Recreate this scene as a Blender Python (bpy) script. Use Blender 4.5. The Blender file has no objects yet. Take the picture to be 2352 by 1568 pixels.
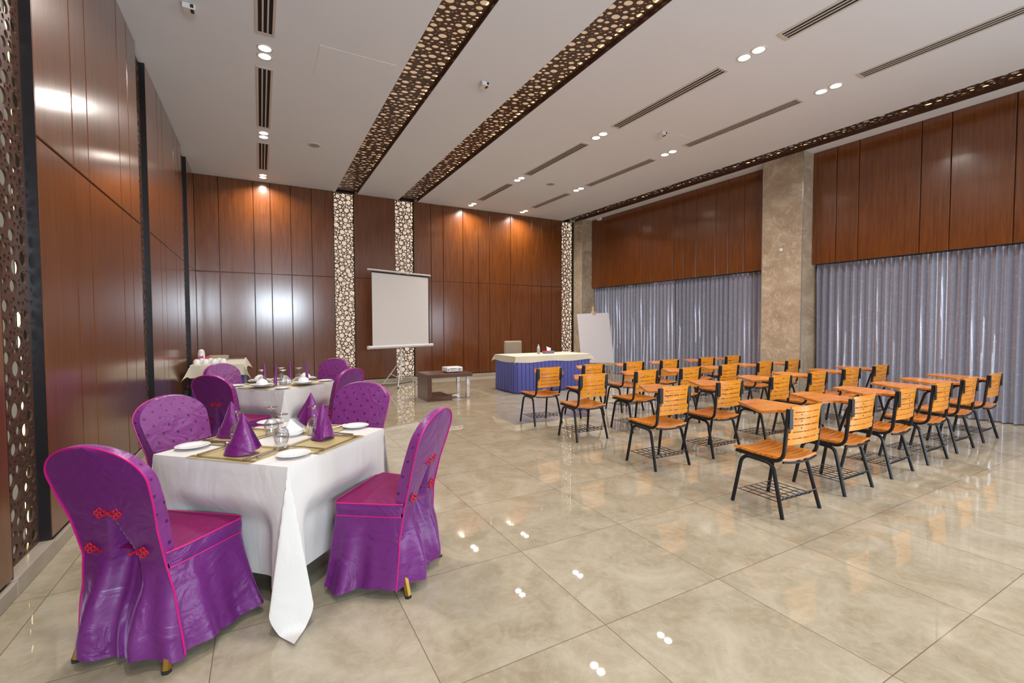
import bpy, math, random
from mathutils import Vector, Matrix
from math import sin, cos, pi, radians, sqrt, atan2
S = bpy.context.scene
COL = S.collection
R = random.Random(7)

# ------------------------------------------------------------------ mesh builder
class MB:
    def __init__(s): s.v = []; s.f = []; s.uv = []
    def add(s, vs, fs, M=None, uv=None):
        o = len(s.v)
        for k, p in enumerate(vs):
            p = Vector(p); s.v.append(M @ p if M else p); s.uv.append(uv[k] if uv else (0, 0))
        s.f += [[o + i for i in f] for f in fs]
        return s
    def box(s, x0, x1, y0, y1, z0, z1, M=None, b=0):
        if b:
            return s.bbox(x0, x1, y0, y1, z0, z1, b, M)
        vs = [(x, y, z) for z in (z0, z1) for y in (y0, y1) for x in (x0, x1)]
        return s.add(vs, [(0, 2, 3, 1), (4, 5, 7, 6), (0, 1, 5, 4), (2, 6, 7, 3), (0, 4, 6, 2), (1, 3, 7, 5)], M)
    def bbox(s, x0, x1, y0, y1, z0, z1, b, M=None):           # box with chamfered edges
        c = [(x0 + x1) / 2, (y0 + y1) / 2, (z0 + z1) / 2]; h = [(x1 - x0) / 2, (y1 - y0) / 2, (z1 - z0) / 2]
        b = min(b, min(h) * .95); vs = []; idx = {}
        for ax in range(3):
            for sx in (-1, 1):
                for sy in (-1, 1):
                    for sz in (-1, 1):
                        sg = (sx, sy, sz)
                        idx[(ax, sg)] = len(vs)
                        vs.append(tuple(c[i] + sg[i] * (h[i] - (0 if i == ax else b)) for i in range(3)))
        fs = []
        for ax in range(3):
            a, d = [i for i in range(3) if i != ax]
            for q in (-1, 1):
                f = []
                for (m, n) in ((-1, -1), (1, -1), (1, 1), (-1, 1)):
                    sg = [0, 0, 0]; sg[ax] = q; sg[a] = m; sg[d] = n; f.append(idx[(ax, tuple(sg))])
                fs.append(f if (q > 0) == (ax != 1) else f[::-1])
        for e in range(3):                                    # edges along axis e
            a, d = [i for i in range(3) if i != e]
            for m in (-1, 1):
                for n in (-1, 1):
                    f = []
                    for (ax, q) in ((a, -1), (a, 1), (d, 1), (d, -1)):
                        sg = [0, 0, 0]; sg[e] = q; sg[a] = m; sg[d] = n; f.append(idx[(ax, tuple(sg))])
                    fs.append(f)
        for sx in (-1, 1):
            for sy in (-1, 1):
                for sz in (-1, 1):
                    fs.append([idx[(ax, (sx, sy, sz))] for ax in range(3)])
        return s.add(vs, fs, M)
    def tube(s, pts, r, n=8, closed=False, caps=True, M=None):
        pts = [Vector(p) for p in pts]; m = len(pts)
        rr = r if isinstance(r, (list, tuple)) else [r] * m
        vs = []; up = None
        for i, p in enumerate(pts):
            if closed: t = pts[(i + 1) % m] - pts[i - 1]
            else: t = pts[min(i + 1, m - 1)] - pts[max(i - 1, 0)]
            t = t.normalized() if t.length > 1e-9 else Vector((0, 0, 1))
            if up is None:
                up = Vector((0, 0, 1)) if abs(t.z) < .9 else Vector((1, 0, 0))
            up = (up - t * up.dot(t))
            up = up.normalized() if up.length > 1e-6 else t.orthogonal().normalized()
            w = t.cross(up)
            for k in range(n):
                a = 2 * pi * k / n + pi / n
                vs.append(p + (up * cos(a) + w * sin(a)) * rr[i])
        fs = []
        for i in range(m if closed else m - 1):
            j = (i + 1) % m
            for k in range(n):
                l = (k + 1) % n
                fs.append((i * n + k, i * n + l, j * n + l, j * n + k))
        if caps and not closed:
            fs.append(tuple(range(n))[::-1]); fs.append(tuple((m - 1) * n + k for k in range(n)))
        return s.add(vs, fs, M)
    def lathe(s, prof, n=24, M=None, sx=1, sy=1):
        vs = []; m = len(prof)
        for (r, z) in prof:
            for k in range(n):
                a = 2 * pi * k / n; vs.append((r * cos(a) * sx, r * sin(a) * sy, z))
        fs = [(i * n + k, i * n + (k + 1) % n, (i + 1) * n + (k + 1) % n, (i + 1) * n + k) for i in range(m - 1) for k in range(n)]
        if prof[0][0] > 1e-4: fs.append(tuple(range(n))[::-1])
        if prof[-1][0] > 1e-4: fs.append(tuple((m - 1) * n + k for k in range(n)))
        return s.add(vs, fs, M)
    def grid(s, nu, nv, fn, uv=None, M=None, flip=False, closeu=False):
        vs = []; uvs = []
        for j in range(nv):
            for i in range(nu):
                u = i / ((nu) if closeu else (nu - 1)); v = j / (nv - 1)
                vs.append(fn(u, v)); uvs.append(uv(u, v) if uv else (u, v))
        fs = []
        for j in range(nv - 1):
            for i in range(nu if closeu else nu - 1):
                k = (i + 1) % nu
                f = (j * nu + i, j * nu + k, (j + 1) * nu + k, (j + 1) * nu + i)
                fs.append(f[::-1] if flip else f)
        return s.add(vs, fs, M, uvs)
    def prism(s, poly, z0, z1, M=None):
        n = len(poly)
        vs = [(x, y, z0) for x, y in poly] + [(x, y, z1) for x, y in poly]
        fs = [tuple(range(n))[::-1], tuple(range(n, 2 * n))] + [(i, (i + 1) % n, n + (i + 1) % n, n + i) for i in range(n)]
        return s.add(vs, fs, M)
    def mesh(s, name, mat, angle=35):
        me = bpy.data.meshes.new(name)
        me.from_pydata([tuple(v) for v in s.v], [], s.f)
        ul = me.uv_layers.new(name='UVMap')
        for l in me.loops: ul.data[l.index].uv = s.uv[l.vertex_index]
        if angle:
            for p in me.polygons: p.use_smooth = True
            me.set_sharp_from_angle(angle=radians(angle))
        me.materials.append(mat); me.update()
        return me
    def obj(s, name, mat, parent=None, angle=35):
        return link(name, s.mesh(name, mat, angle), parent)

def link(name, me, parent=None):
    o = bpy.data.objects.new(name, me); COL.objects.link(o)
    if parent: o.parent = parent
    return o
def empty(name, loc=(0, 0, 0), rz=0):
    o = bpy.data.objects.new(name, None); COL.objects.link(o); o.location = loc; o.rotation_euler = (0, 0, rz); o.empty_display_size = .1
    return o
def tag(o, label, cat, group=None):
    o['label'] = label; o['category'] = cat
    if group: o['group'] = group
    return o
def struct(o): o['kind'] = 'structure'; return o
def copy_tree(o, parent=None):
    c = o.copy(); COL.objects.link(c)
    if parent: c.parent = parent
    for ch in list(o.children): copy_tree(ch, c)
    return c
def bend(pts, r=.05, n=6):
    """round the corners of a polyline"""
    pts = [Vector(p) for p in pts]; out = [pts[0]]
    for i in range(1, len(pts) - 1):
        a, b, c = pts[i - 1], pts[i], pts[i + 1]
        d = min(r, (a - b).length * .49, (c - b).length * .49)
        p, q = b + (a - b).normalized() * d, b + (c - b).normalized() * d
        for k in range(n + 1):
            t = k / n; out.append(p * (1 - t) ** 2 + b * 2 * t * (1 - t) + q * t * t)
    return out + [pts[-1]]
def sstep(a, b, x):
    t = max(0, min(1, (x - a) / (b - a))); return t * t * (3 - 2 * t)
def lerp(a, b, t): return a + (b - a) * t
def table_f(xs, x):
    """piecewise linear lookup"""
    for (a, p), (b, q) in zip(xs, xs[1:]):
        if x <= b: return p + (q - p) * max(0, (x - a)) / (b - a)
    return xs[-1][1]

# ------------------------------------------------------------------ materials
def srgb(r, g, b):
    f = lambda c: (c / 12.92 if c <= .04045 else ((c + .055) / 1.055) ** 2.4)
    return tuple(f(c / 255) for c in (r, g, b)) + (1,)
class NT:
    def __init__(s, name):
        s.m = bpy.data.materials.new(name); s.m.use_nodes = True; s.t = s.m.node_tree; s.t.nodes.clear()
        s.out = s.n('ShaderNodeOutputMaterial')
    def n(s, t, **k):
        x = s.t.nodes.new(t)
        for a, b in k.items():
            if hasattr(x, a): setattr(x, a, b)
            else: s.set(x, a, b)
        return x
    def set(s, x, a, b):
        if isinstance(b, bpy.types.NodeSocket): s.t.links.new(b, x.inputs[a])
        else: x.inputs[a].default_value = b
    def l(s, a, b): s.t.links.new(a, b)
    def math(s, op, a, b=None, c=None):
        x = s.t.nodes.new('ShaderNodeMath'); x.operation = op
        for i, v in enumerate((a, b, c)):
            if v is not None: s.set(x, i, v)
        return x.outputs[0]
    def mix(s, fac, a, b, mode='MIX'):
        x = s.t.nodes.new('ShaderNodeMix'); x.data_type = 'RGBA'; x.blend_type = mode
        s.set(x, 0, fac); s.set(x, 6, a); s.set(x, 7, b); return x.outputs[2]
    def ramp(s, fac, stops):
        x = s.t.nodes.new('ShaderNodeValToRGB'); e = x.color_ramp.elements
        while len(e) < len(stops): e.new(.5)
        for k, (p, c) in zip(e, stops): k.position = p; k.color = c if len(c) == 4 else tuple(c) + (1,)
        s.set(x, 0, fac); return x.outputs[0]
    def noise(s, vec, scale, detail=4, rough=.55, dist=0):
        x = s.t.nodes.new('ShaderNodeTexNoise'); s.set(x, 'Vector', vec)
        for k, v in (('Scale', scale), ('Detail', detail), ('Roughness', rough), ('Distortion', dist)): s.set(x, k, v)
        return x.outputs[0]
    def mapv(s, vec, scale=(1, 1, 1), loc=(0, 0, 0), rot=(0, 0, 0)):
        x = s.t.nodes.new('ShaderNodeMapping'); s.set(x, 'Vector', vec)
        x.inputs['Scale'].default_value = scale; x.inputs['Location'].default_value = loc; x.inputs['Rotation'].default_value = rot
        return x.outputs[0]
    def bump(s, h, strength=.2, dist=.01):
        x = s.t.nodes.new('ShaderNodeBump'); s.set(x, 'Height', h); s.set(x, 'Strength', strength); s.set(x, 'Distance', dist); return x.outputs[0]
    def pos(s): return s.n('ShaderNodeNewGeometry').outputs['Position']
    def oc(s): return s.n('ShaderNodeTexCoord').outputs['Object']
    def uv(s): return s.n('ShaderNodeTexCoord').outputs['UV']
    def pbr(s, color, rough=.5, spec=.5, metal=0, normal=None, **kw):
        b = s.n('ShaderNodeBsdfPrincipled'); s.set(b, 'Base Color', color); s.set(b, 'Roughness', rough)
        s.set(b, 'Specular IOR Level', spec); s.set(b, 'Metallic', metal)
        if normal: s.set(b, 'Normal', normal)
        for k, v in kw.items(): s.set(b, k.replace('_', ' '), v)
        s.l(b.outputs[0], s.out.inputs[0]); return s.m
def plain(name, c, rough=.5, metal=0, spec=.5, var=.06, **kw):
    t = NT(name); nz = t.noise(t.oc(), 9, 3)
    c2 = tuple(x * (1 - var * 2) for x in c[:3]) + (1,)
    return t.pbr(t.mix(nz, c, c2), rough, spec, metal, **kw)
def emit(name, c, k):
    t = NT(name); e = t.n('ShaderNodeEmission'); t.set(e, 'Color', c); t.set(e, 'Strength', k); t.l(e.outputs[0], t.out.inputs[0]); return t.m

def wood_mat(name, dark, mid, light, world=True, scale=(14, 14, .8), rough=.2, coat=.6, spec=.5):
    t = NT(name); p = t.pos() if world else t.oc()
    a = t.noise(t.mapv(p, scale), 2.2, 6, .6, .6)
    b = t.noise(t.mapv(p, tuple(s * 6 for s in scale)), 3, 3)
    c = t.ramp(a, [(.25, dark), (.5, mid), (.8, light)])
    c = t.mix(t.math('MULTIPLY', b, .35), c, dark)
    return t.pbr(c, rough, spec, normal=t.bump(b, .04, .002), Coat_Weight=coat, Coat_Roughness=.16, Coat_IOR=1.58)
M = {}
M['wall_wood'] = wood_mat('mahogany_veneer', (.080, .0195, .0032, 1), (.147, .041, .0056, 1), (.205, .063, .0080, 1), rough=.30, coat=1.0, spec=.25)
M['dark_wood'] = plain('dark_wood', (.012, .009, .010, 1), .3)
M['perf_wood'] = wood_mat('perforated_board', (.045, .019, .011, 1), (.075, .031, .018, 1), (.10, .044, .025, 1), rough=.4, coat=.1)
M['chair_wood'] = wood_mat('varnished_orange_wood', (.50, .125, .006, 1), (.78, .305, .014, 1), (.88, .43, .03, 1), world=False, scale=(1.6, 16, 16), rough=.28, coat=.2)
M['chair_seat_wood'] = wood_mat('varnished_wood_ceiling_tint', (.38, .085, .006, 1), (.68, .225, .014, 1), (.80, .33, .028, 1), world=False, scale=(1.6, 16, 16), rough=.26, coat=.25)  # orange wood with the ceiling's reflection on the tablets put into its redder colour
M['walnut'] = wood_mat('walnut', (.05, .02, .012, 1), (.10, .042, .026, 1), (.15, .07, .045, 1), world=False, scale=(2, 14, 14), rough=.3, coat=.3)
M['black_metal'] = plain('black_enamel', (.008, .008, .010, 1), .38, spec=.35)
M['wire'] = plain('black_wire', (.012, .011, .012, 1), .4)
M['chrome'] = plain('chrome', (.75, .75, .76, 1), .12, 1, var=.02)
M['steel'] = plain('cutlery_steel', (.55, .50, .44, 1), .22, 1, var=.02)
M['gold'] = plain('brass_leg', (.42, .25, .045, 1), .3, .85)
M['black_rubber'] = plain('black_rubber', (.015, .014, .013, 1), .6)
M['white_metal'] = plain('white_enamel', (.62, .60, .58, 1), .35)
M['white_plastic'] = plain('white_plastic', (.72, .70, .68, 1), .4)
M['china'] = plain('white_china', (.80, .79, .78, 1), .12, var=.01)
M['screen_white'] = plain('screen_fabric', (.62, .585, .555, 1), .8, spec=.2, var=.02)
M['black_cloth'] = plain('black_border', (.01, .01, .012, 1), .7)
M['board_white'] = plain('whiteboard', (.56, .53, .54, 1), .35, var=.02)
M['pale_wood'] = plain('pale_pine', (.50, .36, .21, 1), .5)
M['beige_leather'] = plain('beige_leatherette', (.30, .235, .165, 1), .5)
M['paper'] = plain('white_paper', (.82, .82, .82, 1), .8, spec=.2, var=.01)
M['paint'] = plain('vent_aluminium', (.62, .56, .50, 1), .5)
M['vent_dark'] = plain('vent_shadow', (.006, .006, .008, 1), .8)
M['grey_plastic'] = plain('grey_grille', (.36, .35, .36, 1), .6)
M['gold_mat'] = plain('woven_gold_placemat', (.46, .37, .17, 1), .45, metal=.1)
M['gold_band'] = plain('olive_gold_band', (.20, .135, .035, 1), .42, metal=.2)
M['red_cord'] = plain('crimson_cord', (.42, .004, .03, 1), .5)
M['piping'] = plain('magenta_piping', (.50, .006, .17, 1), .4)
M['red_pack'] = plain('pink_red_packets', (.55, .05, .10, 1), .4)
M['straw'] = plain('woven_straw', (.42, .34, .24, 1), .7)
M['brown_tray'] = plain('brown_tray', (.10, .055, .025, 1), .5)
M['blue_box'] = plain('patterned_blue_box', (.22, .25, .34, 1), .5, var=.3)
M['cable'] = plain('black_cable', (.01, .01, .01, 1), .5)
M['kerb'] = plain('pale_stone_kerb', (.42, .36, .29, 1), .25, var=.1)
M['edge_trim'] = plain('polished_edge', (.5, .52, .48, 1), .15, .6)
M['lens'] = emit('lit_lens', (1, .86, .66, 1), 26)
M['window_glow'] = emit('daylit_glass', (.75, .88, 1, 1), 84.0)
M['window_side'] = emit('daylit_glass_side', (.72, .86, 1, 1), 24.0)
M['glow_col'] = emit('backlit_diffuser', (1, .77, .58, 1), 1.35)
M['glow_ceil'] = emit('backlit_diffuser_amber', (1, .68, .43, 1), 1.0)
M['glow_left'] = emit('backlit_diffuser_dim', (1, .90, .72, 1), .42)
M['led'] = emit('led_tape', (1, .76, .36, 1), 7)
M['led_ceil'] = emit('led_tape_amber', (1, .62, .26, 1), 5.0)

def mk_ceiling():
    t = NT('white_ceiling_paint'); p = t.pos(); nz = t.noise(p, 1.2, 2)
    return t.pbr(t.mix(nz, (.735, .765, .825, 1), (.70, .73, .785, 1)), .9, .1)
M['ceiling'] = mk_ceiling()
def mk_floor():
    t = NT('polished_marble_tile'); p = t.pos(); sx = t.n('ShaderNodeSeparateXYZ', Vector=p)
    g = []; ids = []
    for ax, off in (('X', 1.393), ('Y', 2.434)):
        q = t.math('DIVIDE', t.math('SUBTRACT', sx.outputs[ax], off), .8)
        f = t.math('FRACT', q); ids.append(t.math('FLOOR', q))
        g.append(t.math('MINIMUM', f, t.math('SUBTRACT', 1.0, f)))
    edge = t.math('MULTIPLY', t.math('MINIMUM', g[0], g[1]), .8)
    grout = t.math('LESS_THAN', edge, .0022)
    idv = t.n('ShaderNodeCombineXYZ', X=ids[0], Y=ids[1])
    wn = t.n('ShaderNodeTexWhiteNoise', Vector=idv.outputs[0])
    vm = t.n('ShaderNodeVectorMath', operation='MULTIPLY_ADD'); t.l(wn.outputs[1], vm.inputs[0]); vm.inputs[1].default_value = (30, 30, 30); t.l(p, vm.inputs[2])
    q = vm.outputs[0]
    a = t.noise(q, 2.4, 7, .62, 1.2); b = t.noise(q, 11, 6, .65, 1.5)
    v = t.n('ShaderNodeTexVoronoi', feature='DISTANCE_TO_EDGE'); t.set(v, 'Scale', 6.0)
    dq = t.n('ShaderNodeVectorMath', operation='MULTIPLY_ADD'); nn = t.t.nodes.new('ShaderNodeTexNoise'); t.set(nn, 'Vector', q); t.set(nn, 'Scale', 5.0); t.set(nn, 'Detail', 5.0)
    t.l(nn.outputs[1], dq.inputs[0]); dq.inputs[1].default_value = (.5, .5, .5); t.l(q, dq.inputs[2]); t.l(dq.outputs[0], v.inputs['Vector'])
    vein = t.math('LESS_THAN', v.outputs[0], .018)
    c = t.ramp(a, [(.30, (.275, .228, .150, 1)), (.5, (.345, .298, .208, 1)), (.70, (.425, .380, .285, 1))])
    c = t.mix(t.ramp(b, [(.42, (0, 0, 0, 1)), (.66, (.5, .5, .5, 1))]), c, (.43, .385, .29, 1))
    c = t.mix(t.math('MULTIPLY', vein, .16), c, (.30, .21, .12, 1))
    c = t.mix(t.math('MULTIPLY', grout, .8), c, (.15, .085, .05, 1))
    r = t.math('ADD', t.math('MULTIPLY', a, .02), .006)
    return t.pbr(c, r, .55)
M['floor'] = mk_floor()
def mk_marble():
    t = NT('brown_marble'); p = t.pos()
    def warp(k, sc):
        nn = t.t.nodes.new('ShaderNodeTexNoise'); t.set(nn, 'Vector', p); t.set(nn, 'Scale', sc); t.set(nn, 'Detail', 5.0)
        dq = t.n('ShaderNodeVectorMath', operation='MULTIPLY_ADD'); t.l(nn.outputs[1], dq.inputs[0]); dq.inputs[1].default_value = (k, k, k); t.l(p, dq.inputs[2]); return dq.outputs[0]
    def ridge(v, sc, w):
        n_ = t.noise(v, sc, 3, .5); d = t.math('ABSOLUTE', t.math('SUBTRACT', n_, .5))
        return t.ramp(d, [(0, (1, 1, 1, 1)), (w, (0, 0, 0, 1))])
    a = t.noise(t.mapv(warp(.5, 1.5), (1, 1, 1.5), rot=(.6, .5, .2)), 1.7, 8, .62, .8)
    c = t.ramp(a, [(.30, (.29, .215, .145, 1)), (.5, (.385, .30, .21, 1)), (.66, (.50, .41, .30, 1))])
    c = t.mix(t.math('MULTIPLY', ridge(warp(.9, 2.0), 2.6,   .016), .5), c, (.62, .53, .41, 1))
    c = t.mix(t.math('MULTIPLY', ridge(warp(.6, 4.0), 6.5, .03), .34), c, (.58, .49, .37, 1))
    return t.pbr(c, .12, .5)
M['marble'] = mk_marble()
def mk_satin(name, c, dot, dots=True, rough=.38, k=.85, sheen=.35, spec=.55):
    t = NT(name); uv = t.uv()
    v = t.n('ShaderNodeTexVoronoi', voronoi_dimensions='2D'); t.set(v, 'Randomness', 0.0); t.set(v, 'Scale', 1.0)
    t.l(t.mapv(uv, (15, 15, 1), rot=(0, 0, radians(40))), v.inputs['Vector'])
    d = t.math('LESS_THAN', v.outputs['Distance'], .13)
    nz = t.noise(t.oc(), 4, 3)
    col = t.mix(nz, c, tuple(x * .8 for x in c[:3]) + (1,))
    if dots: col = t.mix(t.math('MULTIPLY', d, k), col, dot)
    w = t.noise(t.mapv(t.oc(), (3.2, 3.2, 4.2), rot=(.35, .3, .3)), 2.0, 3, .5, 1.0)
    w2 = t.noise(t.oc(), 180, 1)
    h = t.math('ADD', w, t.math('MULTIPLY', w2, .02))
    return t.pbr(col, rough, spec, normal=t.bump(h, .38, .035), Sheen_Weight=sheen, Sheen_Roughness=.3, Sheen_Tint=(.75, .45, .95, 1))
M['purple'] = mk_satin('purple_satin', (.145, .016, .158, 1), (.10, .009, .11, 1), k=.6)
M['purple_front'] = mk_satin('purple_dotted_satin', (.20, .030, .19, 1), (.06, .005, .075, 1), k=.95)
M['purple_seat'] = mk_satin('seat_satin_bounce_tint', (.20, .004, .085, 1), (.15, .003, .07, 1), rough=.55, sheen=.0, spec=.2)  # purple satin with the magenta bounce off the chair back put into its colour
M['napkin'] = mk_satin('purple_napkin_satin', (.17, .013, .16, 1), (.1, .01, .1, 1), dots=False)
def mk_linen(name, c, rough=.62, k=.4):
    t = NT(name)
    w = t.noise(t.mapv(t.oc(), (2.4, 2.4, 1.3)), 2.0, 3, .5, .9)
    nz = t.noise(t.oc(), 3, 2)
    return t.pbr(t.mix(nz, c, tuple(x * .93 for x in c[:3]) + (1,)), rough, .35, normal=t.bump(w, k, .03), Sheen_Weight=.2, Sheen_Roughness=.4)
M['linen'] = mk_linen('white_tablecloth', (.66, .635, .60, 1))
M['cream_linen'] = mk_linen('cream_tablecloth', (.66, .60, .47, 1))
M['blue_skirt'] = mk_linen('blue_pleated_skirting', (.095, .105, .36, 1), .5, .1)
M['navy_skirt'] = mk_linen('dark_blue_skirting', (.03, .06, .22, 1), .5, .1)
def mk_curtain():
    t = NT('silver_grey_curtain'); uv = t.uv()
    nn = t.t.nodes.new('ShaderNodeTexNoise'); t.set(nn, 'Vector', uv); t.set(nn, 'Scale', 7.0); t.set(nn, 'Detail', 2.0)
    dq = t.n('ShaderNodeVectorMath', operation='MULTIPLY_ADD'); t.l(nn.outputs[1], dq.inputs[0]); dq.inputs[1].default_value = (.22, .22, 0); t.l(uv, dq.inputs[2])
    v = t.n('ShaderNodeTexVoronoi', feature='DISTANCE_TO_EDGE', voronoi_dimensions='2D'); t.set(v, 'Scale', 9.0); t.l(dq.outputs[0], v.inputs['Vector'])
    line = t.ramp(v.outputs[0], [(.0, (1, 1, 1, 1)), (.018, (1, 1, 1, 1)), (.035, (0, 0, 0, 1))])
    c = t.mix(t.math('MULTIPLY', line, .4), (.43, .44, .52, 1), (.74, .74, .78, 1))
    return t.pbr(c, .34, .8, metal=.5, Sheen_Weight=.3, Sheen_Roughness=.3)
M['curtain'] = mk_curtain()
def mk_glass():
    t = NT('clear_thin_glass'); lw = t.n('ShaderNodeLayerWeight'); fc = t.math('MINIMUM', t.math('ADD', .07, t.math('MULTIPLY', t.math('POWER', lw.outputs['Facing'], 2.2), .85)), .9)
    g = t.n('ShaderNodeBsdfGlossy'); t.set(g, 'Roughness', .03); t.set(g, 'Color', (1, 1, 1, 1))
    tr = t.n('ShaderNodeBsdfTransparent'); t.set(tr, 'Color', (.93, .935, .94, 1))
    m = t.n('ShaderNodeMixShader'); t.l(fc, m.inputs[0]); t.l(tr.outputs[0], m.inputs[1]); t.l(g.outputs[0], m.inputs[2]); t.l(m.outputs[0], t.out.inputs[0]); return t.m
M['glass'] = mk_glass()
def mk_bottle():
    t = NT('clear_plastic')
    return t.pbr((.9, .93, .95, 1), .08, .5, Transmission_Weight=.75, IOR=1.35)
M['bottle'] = mk_bottle()

# ------------------------------------------------------------------ room
ZC = 4.534; XL = -1.15; YB = 11.44; YR = -4.3; ZS = 2.545
def XR(y): return 8.27 - .0255 * (y - 2)          # inner edge of the ceiling slot by the window wall
def XP(y): return XR(y) + .46                      # face of the marble pillars
def XW(y): return XR(y) + .76                      # timber fascia
def XC(y): return XR(y) + .91                      # curtain line
SLOT = .12                                         # depth of the recesses
STR = [(1.594, 2.077), (3.07, 3.546)]              # ceiling slots
COLS_B = [(1.54, 2.0), (2.97, 3.45), (7.99, 8.42)]
COLS_L = [(.05, .52), (3.29, 3.79), (6.50, 6.98), (9.78, 10.42)]

b = MB(); b.box(XL - .4, 10.2, YR - .3, YB + .4, -.12, 0); struct(b.obj('floor', M['floor']))
# ceiling: slabs between the recesses
b = MB()
xs = [XL - .3, STR[0][0], STR[0][1], STR[1][0], STR[1][1]]
b.box(xs[0], xs[1], YR - .3, YB + .3, ZC, ZC + .2); b.box(xs[2], xs[3], YR - .3, YB + .3, ZC, ZC + .2)
y0, y1 = YR - .3, YB + .3
def skew_slab(bm, xa, xb, z0, z1, ya=y0, yb=y1):
    bm.add([(xa(ya), ya, z0), (xb(ya), ya, z0), (xb(yb), yb, z0), (xa(yb), yb, z0), (xa(ya), ya, z1), (xb(ya), ya, z1), (xb(yb), yb, z1), (xa(yb), yb, z1)],
           [(0, 3, 2, 1), (4, 5, 6, 7), (0, 1, 5, 4), (1, 2, 6, 5), (2, 3, 7, 6), (3, 0, 4, 7)])
skew_slab(b, lambda y: xs[4], XR, ZC, ZC + .2)
skew_slab(b, XP, lambda y: 10.1, ZC, ZC + .2)
CEIL = struct(b.obj('ceiling', M['ceiling'], angle=0))
b = MB(); b.box(XL - .4, 10.2, YR - .4, YB + .5, ZC + .2, ZC + .3); struct(b.obj('ceiling_leak_cap', M['vent_dark'], angle=0))  # unseen lid added over the slots to block the world light leaking in

def plank(bm, u0, u1, z0, z1, mp, t=.03):
    """one veneer panel with chamfered edges; mp maps (u, depth, z) to the room"""
    c = .007
    q = [(u0, z0), (u1, z0), (u1, z1), (u0, z1)]; qi = [(u0 + c, z0 + c), (u1 - c, z0 + c), (u1 - c, z1 - c), (u0 + c, z1 - c)]
    vs = [mp(u, 0, z) for u, z in qi] + [mp(u, c, z) for u, z in q] + [mp(u, t, z) for u, z in q]
    bm.add(vs, [(0, 1, 2, 3)] + [(4 + i, 4 + (i + 1) % 4, (i + 1) % 4, i) for i in range(4)] + [(8 + i, 8 + (i + 1) % 4, 4 + (i + 1) % 4, 4 + i) for i in range(4)])
def panelled(bm, lo, hi, cuts, zs, mp, gap=.004):
    us = [lo] + [c for c in cuts if lo < c < hi] + [hi]
    for a, d in zip(us, us[1:]):
        for za, zb in zip(zs, zs[1:]):
            plank(bm, a + (gap if a != lo else 0), d - (gap if d != hi else 0), za + gap, zb - (gap if zb < ZC - .01 else 0), mp)
# left wall
b = MB(); mpL = lambda u, d, z: (XL - d, u, z)
edges = [YR] + [v for c in COLS_L for v in c] + [YB]
for k in range(0, len(edges), 2):
    cuts = []
    for base in (-2.72, .53, 3.79, 7.03, 10.3): cuts += [base + .63, base + .97, base + 1.92, base + 2.3]
    panelled(b, edges[k], edges[k + 1], cuts, [.1, ZS, ZC], mpL)
struct(b.obj('wall_left', M['wall_wood'], angle=20))
b = MB(); b.box(XL - .4, XL - .27, YR - .3, YB + .3, 0, ZC + .25)
for k in range(0, len(edges), 2): b.box(XL - .28, XL - .026, edges[k] + .001, edges[k + 1] - .001, 0, ZC)
struct(b.obj('wall_left_core', M['dark_wood']))
b = MB(); b.box(XL - .02, XL + .012, YR, YB, 0, .085, b=.004)
for (a, d) in COLS_L: b.box(XL - .12, XL + .014, a, d, 0, .10, b=.004)
struct(b.obj('baseboard_left', M['kerb']))
# back wall
b = MB(); mpB = lambda u, d, z: (u, YB + d, z)
panelled(b, XL, COLS_B[0][0], [-.73, -.09, .24, .64, 1.07], [.1, ZS, ZC], mpB)
panelled(b, COLS_B[0][1], COLS_B[1][0], [], [.1, ZS, ZC], mpB)
panelled(b, COLS_B[1][1], COLS_B[2][0], [3.9, 4.23, 4.79, 5.24, 5.58, 6.24, 6.93, 7.28, 7.63], [.1, ZS, ZC], mpB)
struct(b.obj('wall_back', M['wall_wood'], angle=20))
b = MB(); b.box(XL - .3, 10.1, YB + .27, YB + .4, 0, ZC + .25)
for a, d in ((XL - .3, COLS_B[0][0]), (COLS_B[0][1], COLS_B[1][0]), (COLS_B[1][1], COLS_B[2][0])): b.box(a + .001, d - .001, YB + .026, YB + .28, 0, ZC)
struct(b.obj('wall_back_core', M['dark_wood']))
b = MB(); b.box(XL, COLS_B[2][0], YB - .012, YB + .02, 0, .085, b=.004)
for (a, d) in COLS_B[:2]: b.box(a, d, YB - .014, YB + .12, 0, .10, b=.004)
struct(b.obj('baseboard_back', M['kerb']))
# rear wall behind the camera, with the windows that light the room
WIN = [(-.3, 2.0, 1.7, 3.1), (7.4, 8.3, 1.2, 2.5)]
b = MB()
xe = [XL - .3, WIN[0][0], WIN[0][1], WIN[1][0], WIN[1][1], 10.1]
for k in (0, 2, 4): b.box(xe[k], xe[k + 1], YR - .25, YR, 0, ZC)
for (a, d, z0, z1) in WIN: b.box(a, d, YR - .25, YR, 0, z0); b.box(a, d, YR - .25, YR, z1, ZC)
struct(b.obj('wall_rear', M['wall_wood'], angle=0))
for k, (a, d, z0, z1) in enumerate(WIN):
    f = MB()
    for q in ((a, a + .06, z0, z1), (d - .06, d, z0, z1), ((a + d) / 2 - .03, (a + d) / 2 + .03, z0, z1)): f.box(q[0], q[1], YR - .12, YR - .05, q[2], q[3])
    f.box(a, d, YR - .12, YR - .05, z0, z0 + .06); f.box(a, d, YR - .12, YR - .05, z1 - .06, z1)
    w = struct(f.obj('window_%d' % (k + 1), M['white_metal']))
    p = MB(); p.add([(a, YR - .10, z0), (d, YR - .10, z0), (d, YR - .10, z1), (a, YR - .10, z1)], [(0, 3, 2, 1)])
    p.obj('pane', M['window_glow'], w)
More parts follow.
